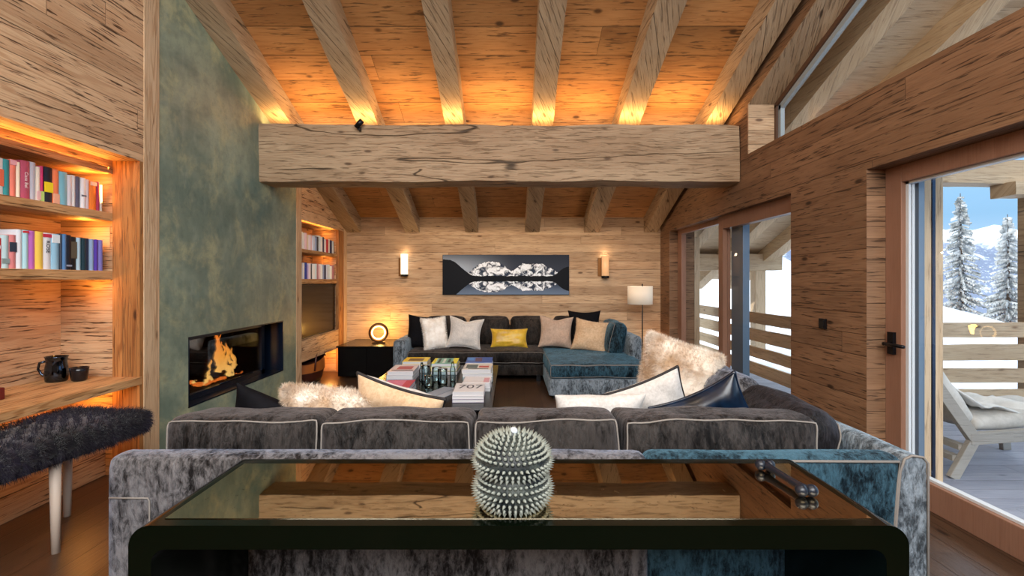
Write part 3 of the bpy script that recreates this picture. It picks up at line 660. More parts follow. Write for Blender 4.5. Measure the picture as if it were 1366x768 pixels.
# ================================================================ BACK WALL OBJECTS
t = thing('side_cabinet', 'low black cabinet against the back wall under the ring lamp', 'cabinet', (-2.08, 7.4, 0))
MB().box(-2.52,-1.66,7.0,7.85,.03,.45).build('body', M['black_gloss'], t, bevel=.004)
MB().box(-2.54,-1.64,6.98,7.87,.45,.472).build('top', M['black_gloss'], t, bevel=.003)
for i in (0, 1): MB().box(-2.50+.43*i,-2.10+.43*i,6.985,7.0,.05,.44).build('door', M['black_gloss'], t)
t = thing('ring_lamp', 'round wooden ring lamp glowing amber on the black cabinet', 'lamp', (-2.03, 7.38, .472))
RM = Matrix.Translation((-2.03,7.38,.63)) @ Matrix.Rotation(math.radians(18), 4, 'Z') @ Matrix.Rotation(PI/2, 4, 'X')
def torus(R, r, n=40, m=12, sz=1.0):
    vs = [(math.cos(2*PI*i/n)*(R+r*math.cos(2*PI*j/m)), math.sin(2*PI*i/n)*(R+r*math.cos(2*PI*j/m)), sz*r*math.sin(2*PI*j/m)) for i in range(n) for j in range(m)]
    return vs, [(i*m+j, ((i+1) % n)*m+j, ((i+1) % n)*m+(j+1) % m, i*m+(j+1) % m) for i in range(n) for j in range(m)]
e = MB(); e.add(*torus(.128, .022, sz=2.4), True, 0, RM); e.build('ring', M['bronze'], t)
e = MB(); e.add(*torus(.098, .010, sz=3.0), True, 0, RM); e.build('light_ring', M['ring_e'], t)
MB().box(-2.12,-1.94,7.32,7.44,.472,.488).build('base', M['bronze'], t)
light('ring_lamp_glow', 'POINT', (-2.03, 7.60, .66), energy=12, col=(1,.55,.12), size=.08)
# panorama picture
def _pano():
    n = NT('mountain_photograph'); sp = n.n('ShaderNodeSeparateXYZ'); n.put(sp.inputs[0], n.n('ShaderNodeTexCoord').outputs['Generated']); u, _, v = sp.outputs
    hor = .40
    dv = n.math('SUBTRACT', v, hor); av = n.math('ABSOLUTE', dv)
    nz = n.noise(n.comb(n.math('MULTIPLY', u, 9), 2.0), 1, 5, .6); nz2 = n.noise(n.comb(n.math('MULTIPLY', u, 40), 5.0), 1, 3, .6)
    def bump_(cu, wd, ht): return n.math('MULTIPLY', n.mr(n.math('ABSOLUTE', n.math('SUBTRACT', u, cu)), wd*.15, wd, 1, 0), ht)
    pk = n.math('MAXIMUM', bump_(.38, .27, .42), bump_(.72, .30, .38)); pk = n.math('ADD', pk, n.math('MULTIPLY', n.math('SUBTRACT', nz, .5), .22)); pk = n.math('ADD', pk, n.math('MULTIPLY', n.math('SUBTRACT', nz2, .5), .10))
    pk = n.math('MULTIPLY', pk, n.fmix(n.math('LESS_THAN', dv, 0.0), 1.0, .8))
    m = n.math('LESS_THAN', av, pk)
    rock = n.noise(n.comb(n.math('MULTIPLY', u, 22), n.math('MULTIPLY', av, 7)), 1, 3, .6, 1.2)
    mcol = n.mix(n.mr(rock, .40, .60), c(40,52,72), c(236,242,250))
    fl = n.math('ADD', .07, n.math('ADD', n.math('MULTIPLY', n.math('SUBTRACT', nz, .5), .12), n.math('ADD', bump_(0.0, .26, .42), bump_(1.02, .16, .24))))
    skyc = n.mix(n.mr(u, .0, .6), c(170,182,198), c(50,56,70)); skyc = n.mix(n.mr(v, .6, 1.1, 0, .8), skyc, c(34,40,54)); wat = n.mix(n.mr(v, 0, .35), c(100,116,140), c(36,46,66))
    base = n.mix(n.math('LESS_THAN', dv, 0.0), skyc, wat); col = n.mix(m, base, mcol)
    col = n.mix(n.math('LESS_THAN', av, fl), col, c(10,13,20))
    return n.set(col=col, rough=.5, spec=.12)
t = thing('panorama_picture', 'wide black and white mountain lake panorama hung on the back wall', 'picture', (-.07, 7.88, 1.195))
MB().box(-1.115,.963,7.872,7.90,1.195,1.852).build('panel', M['black_m'], t)
MB().box(-1.11,.958,7.868,7.872,1.20,1.847).build('photograph', _pano(), t)
for (x, lab, mt) in ((-1.73,'left wall sconce with white opal half-cylinder shade','opal'), (1.545,'right wall sconce with bronze-toned glass cylinder shade','bz')):
    t = thing('wall_sconce', lab, 'wall lamp', (x, 7.85, 1.5), group=None)
    MB().box(x-.11,x+.03,7.885,7.90,1.50,1.80).build('back_plate', M['bronze'], t)
    if mt == 'opal': MB().lathe([(.058,0),(.058,.33)], x, 7.82, 1.53, 24).build('shade', M['opal'], t)
    else: MB().lathe([(.058,0),(.058,.33)], x, 7.82, 1.50, 24).build('shade', plain('bronze_glass', c(216,160,110), .3, emit=(1,.6,.3,1), es=.35), t)
    light('sconce_glow', 'POINT', (x, 7.82, 1.885 if mt == 'opal' else 1.855), energy=.7, col=(1,.74,.46), size=.02)
    MB().lathe([(.062,0),(.062,.035)], x, 7.82, 1.495 if mt == 'opal' else 1.47, 24).build('base_cap', M['black_m'], t)
# floor lamp
t = thing('floor_lamp', 'slim floor lamp with cream drum shade behind the chaise', 'lamp', (2.0, 7.28, 0))
MB().lathe([(.15,0),(.15,.015),(.02,.025)], 2.0, 7.28, 0, 32).build('base', M['black_m'], t)
MB().tube([(2.0,7.28,.02),(2.0,7.28,1.38)], .009).build('pole', M['black_m'], t)
e = MB(); n_ = 40; vs = []
for z, r in ((1.07,.187),(1.345,.187),(1.345,.183),(1.07,.183)): vs += [(1.965+r*math.cos(2*PI*k/n_), 7.28+r*math.sin(2*PI*k/n_), z) for k in range(n_)]
e.add(vs, [(j*n_+k, j*n_+(k+1) % n_, ((j+1) % 4)*n_+(k+1) % n_, ((j+1) % 4)*n_+k) for j in range(4) for k in range(n_)], True); e.build('lamp_shade', M['shade'], t)
light('floor_lamp_fill', 'POINT', (1.965, 7.28, 1.22), energy=5, col=(1,.8,.6), size=.03)  # added fill inside a lamp read as unlit, brightens the rear ceiling
light('corner_uplight', 'SPOT', (2.33, 7.70, .05), (PI, 0, 0), energy=10, col=AMB, size=.03, spot=1.2)

# ================================================================ BACK SOFA
bs = thing('corner_sofa', 'dark velvet corner sofa with chaise along the back wall', 'sofa', (0, 7.0, 0))
def blk(name, parent, x0,x1,y0,y1,z0,z1, mat, r=.03, label=None, seg=8, amp=.003, bul=(0,0,0)):
    mb, _ = rb(x1-x0, y1-y0, z1-z0, r, seg, bul, amp, 3, x0); placed(mb, Matrix.Translation(((x0+x1)/2,(y0+y1)/2,(z0+z1)/2)))
    o = weld(mb.build(name, M[mat], parent))
    if label: o['label'] = label
    return o
blk('base', bs, -1.50, .50, 6.78, 7.76, .08, .25, 'v_brown')
blk('back_frame', bs, -1.62, 1.72, 7.66, 7.82, .08, .72, 'v_brown')
blk('arm', bs, -1.64, -1.46, 6.66, 7.76, .06, .60, 'v_grey', .06, 'silver-blue velvet arm')
blk('chaise_base', bs, .46, 1.64, 5.72, 7.7, .05, .25, 'v_grey', .02)
blk('chaise_arm', bs, 1.56, 1.73, 6.28, 7.8, .06, .70, 'v_grey', .05)
cushion('seat_cushion', bs, -.49, 7.22, .345, 1.94, .98, .17, 'v_brown', .05, (0,0,.02), pip='y-', pm='piping', seed=2)
cushion('chaise_cushion', bs, 1.055, 6.55, .345, 1.19, 1.66, .17, 'v_blue_lit', .05, (0,0,.025), pip='y- z+', seed=4, label='velvet chaise cushion with blue window light in its colour')
for i, (x, w) in enumerate(((-1.0,.62), (-.33,.62), (.30,.60))):
    cushion('back_cushion', bs, x, 7.52, .63, w, .22, .46, 'v_brown', .07, (0,.05,.02), rot=(-.16,0,0), seed=5+i, pip='')
cushion('back_cushion', bs, .98, 7.52, .63, .62, .22, .46, 'v_brown', .07, (0,.05,.02), rot=(-.16,0,0), seed=9, pip='')
cushion('back_cushion', bs, 1.45, 6.85, .63, .20, .74, .44, 'v_blue_lit', .07, (.04,0,.02), rot=(0,.22,0), seed=11, pip='x-', label='blue-lit velvet side cushion with pale piping')
for (x, y) in ((-1.4,6.8),(.4,6.85),(.55,5.85),(1.5,5.85),(-1.4,7.7),(1.6,7.7)): MB().box(x-.03,x+.03,y-.03,y+.03,0,.09).build('leg', M['black_m'], bs)

# ================================================================ PILLOWS
def pillow(name, label, cat, w, h, t, loc, rot, mat, seed=0, pip=None, corner=.10, amp=.008, furry=None, group=None, mats=None, chop=0.0):
    """local: x width, z height, y thickness"""
    mb = MB(); N = 26
    def S_(u, v, sg):
        a, b = 2*u-1, 2*v-1
        a_, b_ = math.sin(a*PI/2), math.sin(b*PI/2)
        x = w/2*a_*(1-corner*(1-b_*b_)*a_*a_); z = h/2*b_*(1-corner*(1-a_*a_)*b_*b_)
        z -= chop*math.exp(-(a_/.35)**2)*max(0, b_)*h
        th = t/2*max(0, (1-a_**4))**.55*max(0, (1-b_**4))**.55
        p = Vector((x, sg*th, z)); q = noise.noise_vector(p*6+Vector((seed*3.7,seed,sg)))*amp*(.3+th/(t/2))
        q2 = noise.noise(Vector((a_*2.2+seed, b_*2.2, sg*3)))*amp*2.5*th/(t/2)
        edge = min(1, th/(t/2)*4)
        return Vector((x+q.x*.4*edge, sg*th+(q.y+q2)*edge, z+q.z*.4*edge))
    for sg in (-1, 1):
        vs = [S_(i/N, j/N, sg) for j in range(N+1) for i in range(N+1)]
        fs = [(j*(N+1)+i, j*(N+1)+i+1, (j+1)*(N+1)+i+1, (j+1)*(N+1)+i) for j in range(N) for i in range(N)]
        if sg > 0: fs = [f[::-1] for f in fs]
        mb.add(vs, fs, True, 1 if (mats and sg > 0) else 0)
    if furry:
        cnt, ln, wd = furry; fur(mb, sample(mb), cnt, ln, wd, seed+5, .3)
    T = Matrix.Translation(loc) @ Euler(rot).to_matrix().to_4x4()
    o = thing_mesh(name, mb, [M[k] for k in mats] if mats else M[mat], loc, rot); tag(o, label, cat, group)
    if pip:
        path = []
        for (a0,b0,a1,b1) in ((0,0,1,0),(1,0,1,1),(1,1,0,1),(0,1,0,0)):
            for k in range(20): s = k/20; path.append(S_(a0+(a1-a0)*s, b0+(b1-b0)*s, 1))
        e = MB().tube(path, .008, 6, closed=True).build('piping', M[pip], o, local=True); e['label'] = 'contrasting piped edge'
    return o
def thing_mesh(name, mb, mat, loc, rot):
    me = bpy.data.meshes.new(name); me.from_pydata([Vector(p) for p in mb.v], [], mb.f)
    for m in (mat if isinstance(mat, list) else [mat]): me.materials.append(m)
    me.polygons.foreach_set('use_smooth', mb.sm); me.polygons.foreach_set('material_index', mb.mi); me.update()
    o = bpy.data.objects.new(name, me); COL.objects.link(o); o.location = loc; o.rotation_euler = rot; WM[o.name] = Matrix.Translation(loc) @ Euler(rot).to_matrix().to_4x4(); return o
R_ = math.radians
pillow('throw_pillow','black square pillow at the left end of the back sofa','pillow',.50,.50,.15,(-1.30,7.18,.66),(R_(-14),R_(5),R_(8)),'black_c',1)
pillow('fur_pillow','white fur pillow beside the black one on the back sofa','pillow',.36,.46,.14,(-1.10,6.98,.665),(R_(-16),R_(-4),R_(24)),'furw',2,furry=(8000,.022,.0012))
pillow('throw_pillow','plain ivory square pillow with chopped top on the back sofa','pillow',.50,.46,.15,(-.66,6.98,.665),(R_(-18),R_(6),0),'white_c',3,corner=.16,chop=.07,pip='white_c')
pillow('throw_pillow','mustard gold satin oblong pillow at the centre of the back sofa','pillow',.56,.29,.13,(-.02,7.12,.575),(R_(-16),0,0),'gold_c',4)
pillow('throw_pillow','taupe linen square pillow right of the gold one','pillow',.50,.48,.15,(.66,6.98,.68),(R_(-18),R_(3),R_(-4)),'taupe_c',5,corner=.14,chop=.07)
pillow('throw_pillow','black square pillow peeking up behind two beige ones','pillow',.50,.50,.14,(1.12,7.28,.73),(R_(-12),0,R_(-6)),'black_c',6,corner=.14)
pillow('fur_pillow','beige hide pillow lying on the chaise of the back sofa','pillow',.48,.46,.15,(1.13,6.78,.65),(R_(-22),R_(8),R_(-14)),'cream_c',7,furry=(2500,.012,.0014))

# ================================================================ COFFEE TABLE AND BOOKS
t = thing('coffee_table', 'long low black coffee table between the two sofas', 'coffee table', (-.78, 4.95, 0))
MB().box(-1.42,-.15,3.90,5.95,.32,.38).build('top', M['black_gloss'], t, bevel=.004)
MB().box(-1.36,-.21,3.96,5.89,.03,.32).build('base', plain('blue_black_side', c(26,34,46), .35), t, bevel=.004)
def flat_book(x, y, z, w, l, th, rgb, name, lab, rot=0, deco=None, group='art books on the coffee table'):
    root = thing('book', lab, 'book', (x, y, z), (0,0,R_(rot)), group)
    bm_ = bookmat(rgb, .35)
    MB().box(-w/2+.004,w/2-.003,-l/2+.003,l/2-.003,.003,th-.003).build('pages', M['page'], root, local=True)
    e = MB(); e.box(-w/2,w/2,-l/2,l/2,0,.003); e.box(-w/2,w/2,-l/2,l/2,th-.003,th); e.box(-w/2,-w/2+.004,-l/2,l/2,0,th)
    e.build('cover', bm_, root, local=True)
    if deco:
        for (a0,a1,b0,b1,col) in deco: MB().box(-w/2+a0*w,-w/2+a1*w,-l/2+b0*l,-l/2+b1*l,th,th+.0006).build('cover_print', bookmat(col), root, local=True)
    return root
def stack(x, y, w, l, zs, where):
    z = .3805
    for i, (th, rgb, word, deco) in enumerate(zs):
        r = random.Random(i+int(x*100)); pos = 'topmost of' if i == len(zs)-1 else ('lowest of' if i == 0 else 'within')
        o = flat_book(x+r.uniform(-.006,.006), y+r.uniform(-.008,.008), z, w-.004*i, l-.006*i, th, rgb, '', f'{word} book, {pos} the {where}', r.uniform(-2,2), deco); z += th+.0006
    return z, o
z, tb = stack(-.368, 4.29, .275, .36, [(.03,(90,80,110),'plum-edged',None), (.03,(210,206,214),'pale grey',None), (.034,(236,234,236),'white lettered',None)], 'front right stack')
Tt = Matrix.Translation((-.36,4.31,z+.0006)) @ Matrix.Rotation(0, 4, 'Z')
text_mesh('707', .20, tb, bookmat((84,84,96)), Tt, 'cover_print', .0003, .75)
stack(-.32, 4.70, .27, .30, [(.035,(206,210,214),'silver',None), (.045,(240,238,240),'plain white',[(.75,.95,.1,.8,(224,170,180))])], 'small pile behind the white lettered book')
stack(-.345, 5.14, .31, .36, [(.045,(60,120,130),'green-blue',None), (.04,(220,230,230),'mint',None), (.045,(226,222,214),'collage-covered',[(.1,.5,.2,.8,(90,110,110)),(.55,.9,.3,.6,(190,90,80)),(.2,.9,.05,.14,(60,70,70))])], 'middle right stack')
stack(-.36, 5.56, .31, .38, [(.045,(40,60,90),'navy',None), (.04,(230,236,240),'white-sided',None), (.045,(34,84,170),'bright blue',[(.35,.6,.2,.9,(90,60,90)),(.05,.3,.4,.9,(80,140,210))])], 'far right stack')
stack(-.74, 5.52, .29, .38, [(.04,(40,60,60),'dark green',None), (.05,(230,210,40),'yellow-sided',None), (.035,(120,180,160),'green patterned',[(.0,.12,0,1,(236,222,60)),(.2,.3,.1,.9,(30,60,50)),(.4,.5,.1,.9,(220,230,220)),(.6,.7,.2,.8,(30,60,60)),(.8,1,0,1,(236,222,60))])], 'far middle stack')
stack(-1.135, 5.10, .27, .40, [(.04,(40,60,120),'royal blue',None), (.04,(206,216,226),'pale blue',None), (.04,(226,216,222),'blush topped',[(.25,.85,.3,.75,(190,100,110)),(.1,.95,.1,.2,(90,80,90))])], 'left stack')
stack(-1.09, 5.60, .29, .30, [(.05,(60,70,80),'grey',None), (.045,(210,220,220),'off-white',None), (.035,(240,206,30),'yellow',[(.2,.8,.1,.7,(120,90,60))])], 'pile behind the left stack')
stack(-1.06, 4.52, .27, .32, [(.04,(60,150,150),'turquoise',None), (.04,(200,40,80),'crimson-edged',[(.0,.7,.1,.9,(226,130,160))])], 'front left pile')
flat_book(-.64,4.36,.3805,.13,.34,.045,(150,160,176),'','grey-blue slanted book beside the glass vases',-24,None)
for i, (x, y, r, h, lab) in enumerate([(-.86,4.86,.045,.19,'tallest clear glass vase, left in the vase cluster'), (-.76,4.94,.05,.16,'glass vase at the back of the vase cluster'), (-.68,4.80,.05,.17,'blue-tinged glass vase, right in the vase cluster'), (-.80,4.70,.045,.12,'short glass tumbler in front of the vase cluster'), (-.60,4.98,.03,.21,'slim glass bottle nearest the right book stacks'), (-.92,4.98,.03,.20,'slim glass bottle nearest the left book stack')]):
    pr = [(r*.8,0),(r,.01),(r,h*.6),(r*.55 if r < .035 else r*.95,h*.8),(r*.4 if r < .035 else r,h)]
    o = MB().lathe(pr, x, y, .3805, 22).build('glass_vase', M['vglass']); tag(o, lab, 'vase', 'glass vessels on the coffee table')

# ================================================================ FRONT SECTIONAL SOFA
fs_ = thing('sectional_sofa', 'large crushed velvet sectional sofa seen from behind, loose back cushions', 'sofa', (0, 2.3, 0))
mb, _ = rb(1.975, .115, .745, .040, 16, (0,.0,0), .004, 3, 1); placed(mb, Matrix.Translation((-.4825, 1.79, .42)))
o = weld(mb.build('back_panel', M['v_taupe'], fs_)); o['label'] = 'taupe-grey crushed velvet back'
# right module: reclined panel in the blue-lit velvet
mb, _ = rb(.90, .115, .745, .045, 14, (0,.0,0), .004, 3, 2)
def lean(p):
    p = Vector(p); k = (p.z+.37)/.745; p.x *= (1+.055*k); p.x += .018*k; return p
mb.v = [tuple(lean(p)) for p in mb.v]; placed(mb, Matrix.Translation((.945, 1.79, .42)))
o = weld(mb.build('back_panel', M['v_blue_lit'], fs_)); o['label'] = 'crushed velvet back with blue window light in its colour'
MB().tube([(.50,1.735,.778),(.9,1.733,.778),(1.405,1.733,.776),(1.40,1.735,.70),(1.35,1.735,.10)], .0045, 6).build('piping', M['piping'], o)
# left end seams
MB().tube([(-1.45,1.732,.645),(-1.308,1.730,.645),(-1.302,1.730,.635),(-1.302,1.730,.40),(-1.302,1.730,.10)], .003, 6).build('seam_piping', M['piping'], fs_)
# right arm (end panel towards the camera) running forward
poly = [(1.36,.05),(1.505,.05),(1.505,.77),(1.49,.79),(1.45,.795),(1.425,.785),(1.41,.74)]
e = MB(); N = 30
vs = []; P2 = []
for i in range(len(poly)):
    a, b = Vector((poly[i][0], poly[i][1])), Vector((poly[(i+1) % len(poly)][0], poly[(i+1) % len(poly)][1]))
    m = max(1, int((b-a).length/.06))
    for k in range(m): P2.append(a.lerp(b, k/m))
ny = 26
for j in range(ny+1):
    y = 1.735+(3.25-1.735)*j/ny
    for p in P2:
        q = Vector((p.x, y, p.y)); vs.append(q+noise.noise_vector(q*3)*.004)
m = len(P2); e.add(vs, [(j*m+i, j*m+(i+1) % m, (j+1)*m+(i+1) % m, (j+1)*m+i) for j in range(ny) for i in range(m)], True)
e.add([vs[i] for i in range(m)], [tuple(range(m))]); e.add([vs[ny*m+i] for i in range(m)], [tuple(range(m))])
o = weld(e.build('arm', M['v_grey'], fs_)); o['label'] = 'silver-grey velvet end arm'
MB().tube([(1.355,1.733,.06),(1.385,1.733,.45),(1.408,1.733,.74),(1.424,1.733,.785),(1.45,1.733,.797),(1.49,1.733,.792),(1.508,1.733,.77),(1.508,1.733,.06)], .0045, 6).build('piping', M['piping'], o)
blk('arm', fs_, -1.44, -1.30, 1.86, 2.75, .05, .60, 'v_taupe', .05)
blk('base', fs_, -1.30, 1.36, 1.85, 2.78, .06, .28, 'v_taupe', .02)
blk('chaise_base', fs_, .45, 1.36, 2.78, 3.28, .06, .28, 'v_taupe', .02)
for x in (-1.30, -.42): cushion('seat_cushion', fs_, x+.44, 2.34, .36, .87, .90, .17, 'v_taupe', .05, (0,0,.02), pip='', seed=3)
cushion('seat_cushion', fs_, .92, 2.60, .36, .88, 1.36, .17, 'v_taupe', .05, (0,0,.02), pip='', seed=4)
BC = [(-1.355,-.752,.835,'seen leftmost'), (-.75,-.148,.835,''), (-.145,.437,.835,''), (.44,1.215,.84,'')]
for i, (a, b, zc, _l) in enumerate(BC):
    cushion('back_cushion', fs_, (a+b)/2, 2.0, .665, b-a-.004, .27, .42, 'v_dark', .035, (.0,.03,.012), rot=(R_(-5),0,0), amp=.014, seed=20+i*1.7, pip='y-', freq=6, seg=16)
cushion('back_cushion', fs_, 1.255, 2.26, .665, .22, .62, .42, 'v_navy', .09, (.03,0,.03), rot=(0,R_(14),R_(-3)), seed=31, pip='x+', label='very dark velvet side cushion with pale piping')
cushion('back_cushion', fs_, 1.24, 2.88, .67, .22, .62, .44, 'v_taupe', .08, (.03,0,.03), rot=(0,R_(12),0), seed=33, pip='', label='taupe side cushion')
for (x, y) in ((-1.35,1.82),(1.42,1.82),(-1.35,2.7),(1.42,3.2),(.52,3.2)): MB().box(x-.03,x+.03,y-.03,y+.03,0,.07).build('leg', M['black_m'], fs_)
# pillows on the front sofa
pillow('throw_pillow','glossy black pillow slumped on the front sofa before the fire','pillow',.46,.46,.13,(-1.20,2.42,.665),(R_(28),R_(24),R_(8)),'black_c',11,corner=.14)
pillow('fur_pillow','white and brown fur pillow lying on the front sofa, left half','pillow',.42,.36,.15,(-.92,2.44,.72),(R_(28),R_(7),R_(4)),'furb',12,furry=(26000,.028,.0008),corner=.03)
pillow('throw_pillow','cream pillow with dark piping folded over, left half of the front sofa','pillow',.47,.47,.15,(-.57,2.46,.71),(R_(26),R_(14),R_(-10)),'cream_c',13,pip='pip_dark',mats=['cream_c','white_c'])
pillow('throw_pillow','low ivory pillow half hidden beside the black-piped one, front sofa','pillow',.46,.42,.14,(.44,2.46,.68),(R_(26),0,R_(4)),'white_c',14)
pillow('throw_pillow','ivory pillow with black piping and peaked corner, right half of front sofa','pillow',.48,.44,.15,(.74,2.60,.70),(R_(20),R_(-22),R_(-8)),'white_c',15,pip='pip_dark')
pillow('fur_pillow','big cream and tan fur pillow upright against the side cushions','pillow',.46,.54,.17,(1.04,3.02,.77),(R_(6),R_(14),R_(-40)),'furb',16,furry=(34000,.028,.0008),corner=.02)
pillow('throw_pillow','ink-blue satin pillow with pointed corner, right end of front sofa','pillow',.44,.42,.15,(.985,2.36,.72),(R_(18),R_(-28),R_(-20)),'blue_s',17,corner=.14,pip='blue_s')

# ================================================================ CONSOLE TABLE
ct = thing('console_table', 'glossy bottle-green console table with rounded corners and mirrored top', 'console table', (.02, 1.45, 0))
def rrect(x0,x1,z0,z1,r, bottom=False):
    P = [(x0,z0)]
    P += [(x0+r-r*math.cos(a*PI/16), z1-r+r*math.sin(a*PI/16)) for a in range(9)]
    P += [(x1-r+r*math.sin(a*PI/16), z1-r+r*math.cos(a*PI/16)) for a in range(9)]
    P += [(x1,z0)]; return P
out_ = rrect(-.974, 1.016, 0, .806, .055); inn = rrect(-.916, .958, 0, .745, .035)
e = MB(); n = len(out_)
for y in (1.222, 1.677): e.add([(x,y,z) for x, z in out_+inn], [(i, i+1, n+i+1, n+i) for i in range(n-1)])
for P in (out_, inn): e.add([(x,y,z) for y in (1.222,1.677) for x, z in P], [(i, i+1, n+i+1, n+i) for i in range(n-1)], True)
for s in (0, n-1): e.add([(out_[s][0],1.222,0),(inn[s][0],1.222,0),(inn[s][0],1.677,0),(out_[s][0],1.677,0)], [(0,1,2,3)])
o = weld(e.build('frame', M['green_gloss'], ct)); 
es = o.modifiers.new('edge', 'EDGE_SPLIT'); es.split_angle = .6
MB().box(-.905,.946,1.256,1.632,.8062,.8078).build('mirror_top', M['mirror'], ct)
# spiky jar
jx, jy, jz = .006, 1.345, .808
t = thing('spiky_jar', 'round grey-green ceramic jar covered in pointed spikes on the console', 'jar', (jx, jy, jz))
def spiky(name, prof, rows, rmin):
    e = MB(); e.lathe(prof, jx, jy, jz, 48)
    for (r, z, nr, nz, L, cnt, ph) in rows:
        for k in range(cnt):
            a = 2*PI*(k+ph)/cnt; p = Vector((jx+r*math.cos(a), jy+r*math.sin(a), jz+z)); d = Vector((nr*math.cos(a), nr*math.sin(a), nz)).normalized()
            s = Vector((-math.sin(a), math.cos(a), 0)); u = d.cross(s); w = .0078
            vs = [p-d*.003+(s*math.cos(q*PI/3)+u*math.sin(q*PI/3))*w for q in range(6)]+[p+d*L*.45+(s*math.cos(q*PI/3)+u*math.sin(q*PI/3))*w*.62 for q in range(6)]+[p+d*L*1.55]
            e.add(vs, [(q, (q+1) % 6, 6+(q+1) % 6, 6+q) for q in range(6)], True, 0); k0 = len(e.v)-13
            for q in range(6): e.f.append((k0+6+q, k0+6+(q+1) % 6, k0+12)); e.sm.append(True); e.mi.append(1)
    return e.build(name, [M['jar'], M['jartip']], t)
low = [(.062,0),(.078,.006),(.092,.025),(.0965,.045),(.094,.066),(.086,.082),(.084,.09),(.001,.09)]
lrows = [(.078,.010,.8,-.6,.012,38,0),(.088,.021,.9,-.35,.014,40,.5),(.095,.035,1,-.1,.015,42,0),(.0965,.049,1,.1,.015,42,.5),(.0935,.063,.95,.3,.014,42,0),(.088,.076,.9,.4,.012,40,.5)]
spiky('body', low, lrows, 0)
up = [(.084,.0905),(.089,.096),(.0965,.112),(.097,.125),(.094,.142),(.084,.160),(.066,.174),(.044,.183),(.02,.187),(.001,.188)]
urows = [(.089,.099,.9,-.4,.012,40,0),(.095,.110,1,-.1,.014,42,.5),(.097,.123,1,.1,.015,42,0)]
for k in range(8):
    th = R_(18+k*9.2); r = .097*math.cos(th*.98)*1.0; z = .118+.070*math.sin(th); urows.append((r, z, math.cos(th)+.1, math.sin(th)+.25, .015, max(8, int(42*r/.097)), .5*(k % 2)))
spiky('lid', up, urows, 0)
Tk = Matrix.Translation((jx+.004, jy-.01, jz+.205)) @ Matrix.Rotation(R_(30), 4, 'Y') @ Matrix.Rotation(R_(12), 4, 'X')
MB().sphere((0,0,0), .011, 10, (1,1,.75), mat=Tk).tube([(jx,jy,jz+.186),(jx+.002,jy-.005,jz+.202)], .005).build('knob', plain('pale_blue_glaze', c(196,206,216), .25), t)['label'] = 'pale oval knob'
# bone ornament
e = MB(); A, B = Vector((.835,1.57,.826)), Vector((.852,1.385,.826))
P = [A.lerp(B, k/12) for k in range(13)]; e.tube(P, [.0105+.004*abs(2*k/12-1)**3 for k in range(13)], 14)
for p, sg in ((A, 1), (B, -1)):
    for s in (-1, 1): e.sphere(p+Vector((.0145*s, .004*sg, 0)), .0175, 12)
o = e.build('bone_ornament', plain('ink_blue_resin', c(12,22,36), .35)); tag(o, 'glossy ink-blue bone-shaped ornament lying on the console', 'ornament')
# wall switch
o = MB().box(2.452,2.468,3.74,3.82,1.05,1.13).box(2.447,2.455,3.752,3.808,1.062,1.118).build('light_switch', M['black_m'], bevel=.002); tag(o, 'small square black light switch on the right wall between the openings', 'light switch')

# ================================================================ LIGHTS IN THE NICHES
light('niche_top_led', 'AREA', (-2.893, 1.8, 2.235), (0, R_(-125), 0), energy=7, col=AMB, size=.02, size_y=3.3)
light('niche_end_led', 'AREA', (-2.925, 3.46, 2.1), (0, R_(100), R_(20)), energy=.9, col=AMB, size=.3, size_y=.02)
for z, en in ((1.845,1.6), (1.42,1.4), (2.18,1.4), (.64,2.2)):
    light('shelf_end_led', 'POINT', (-3.02, 3.40, z-.04), energy=en, col=AMB, size=.015)
light('under_desk_led', 'AREA', (-2.86, 2.2, .662), (0, 0, 0), energy=4, col=AMB, size=.04, size_y=2.4)
for z in (2.15, 1.76): light('far_shelf_led', 'POINT', (-2.90, 7.46, z), energy=.7, col=AMB, size=.015)
light('far_soffit_led', 'AREA', (-2.76, 6.85, 2.19), (PI, 0, 0), energy=1.3, col=AMB, size=.03, size_y=1.2)

# ================================================================ OUTDOORS
struct('deck', MB().box(2.70, 8.2, -3, 5.45, -.10, -.02).box(2.70, 3.9, 5.45, 10, -.10, -.02), M['deck'])
struct('roof_overhang', MB().prism([(-3, ceilz(-3)), (10.5, ceilz(10.5)), (10.5, ceilz(10.5)+.12), (-3, ceilz(-3)+.12)], 'x', 2.86, 5.3), M['outx'])
for i, (x, lab) in enumerate(((3.15,'outdoor rafter nearest the clerestory window'), (3.95,'second outdoor rafter beyond the clerestory window'), (4.75,'outermost outdoor rafter along the eave'))):
    o = hewn(x, x+.20, -2.9, 10.4, 5.293, 5.56, SL, .004, 20+i, 40, 'y').build('outdoor_rafter', M['outy']); tag(o, lab, 'rafter', 'outdoor rafters over the deck')
o = hewn(2.90, 6.2, 5.12, 5.36, 2.47, 2.72, 0, .01, 31, 30, 'x').build('deck_beam', M['outx']); tag(o, 'pale squared beam crossing the deck above the railing', 'beam')
o = hewn(5.28, 5.95, 5.02, 5.30, 2.33, 2.47, 0, .016, 41, 16, 'x').build('corbel_log', M['outx']); tag(o, 'short rough log corbel under the deck beam beside the far post', 'beam')
o = hewn(2.90, 5.1, 9.0, 9.3, 1.62, 1.93, 0, .01, 33, 30, 'x').build('eave_purlin', M['outx']); tag(o, 'low outdoor eave beam seen through the far window', 'beam')
def post(x0,x1,y0,y1,z1,lab,mat='out'):
    e = MB(); e.box(x0,x1,y0,y1,-.02,z1); o = e.build('deck_post', M[mat], bevel=.008); tag(o, lab, 'post', 'timber posts on the deck')
post(2.82,3.07,3.40,3.62,2.68,'square pale post on the deck right outside the big door')
post(5.66,5.90,5.12,5.36,2.5,'dark weathered post at the right edge, carrying the deck beam','rafter')
post(2.95,3.14,7.95,8.15,2.15,'pale post seen through the left pane of the far window')
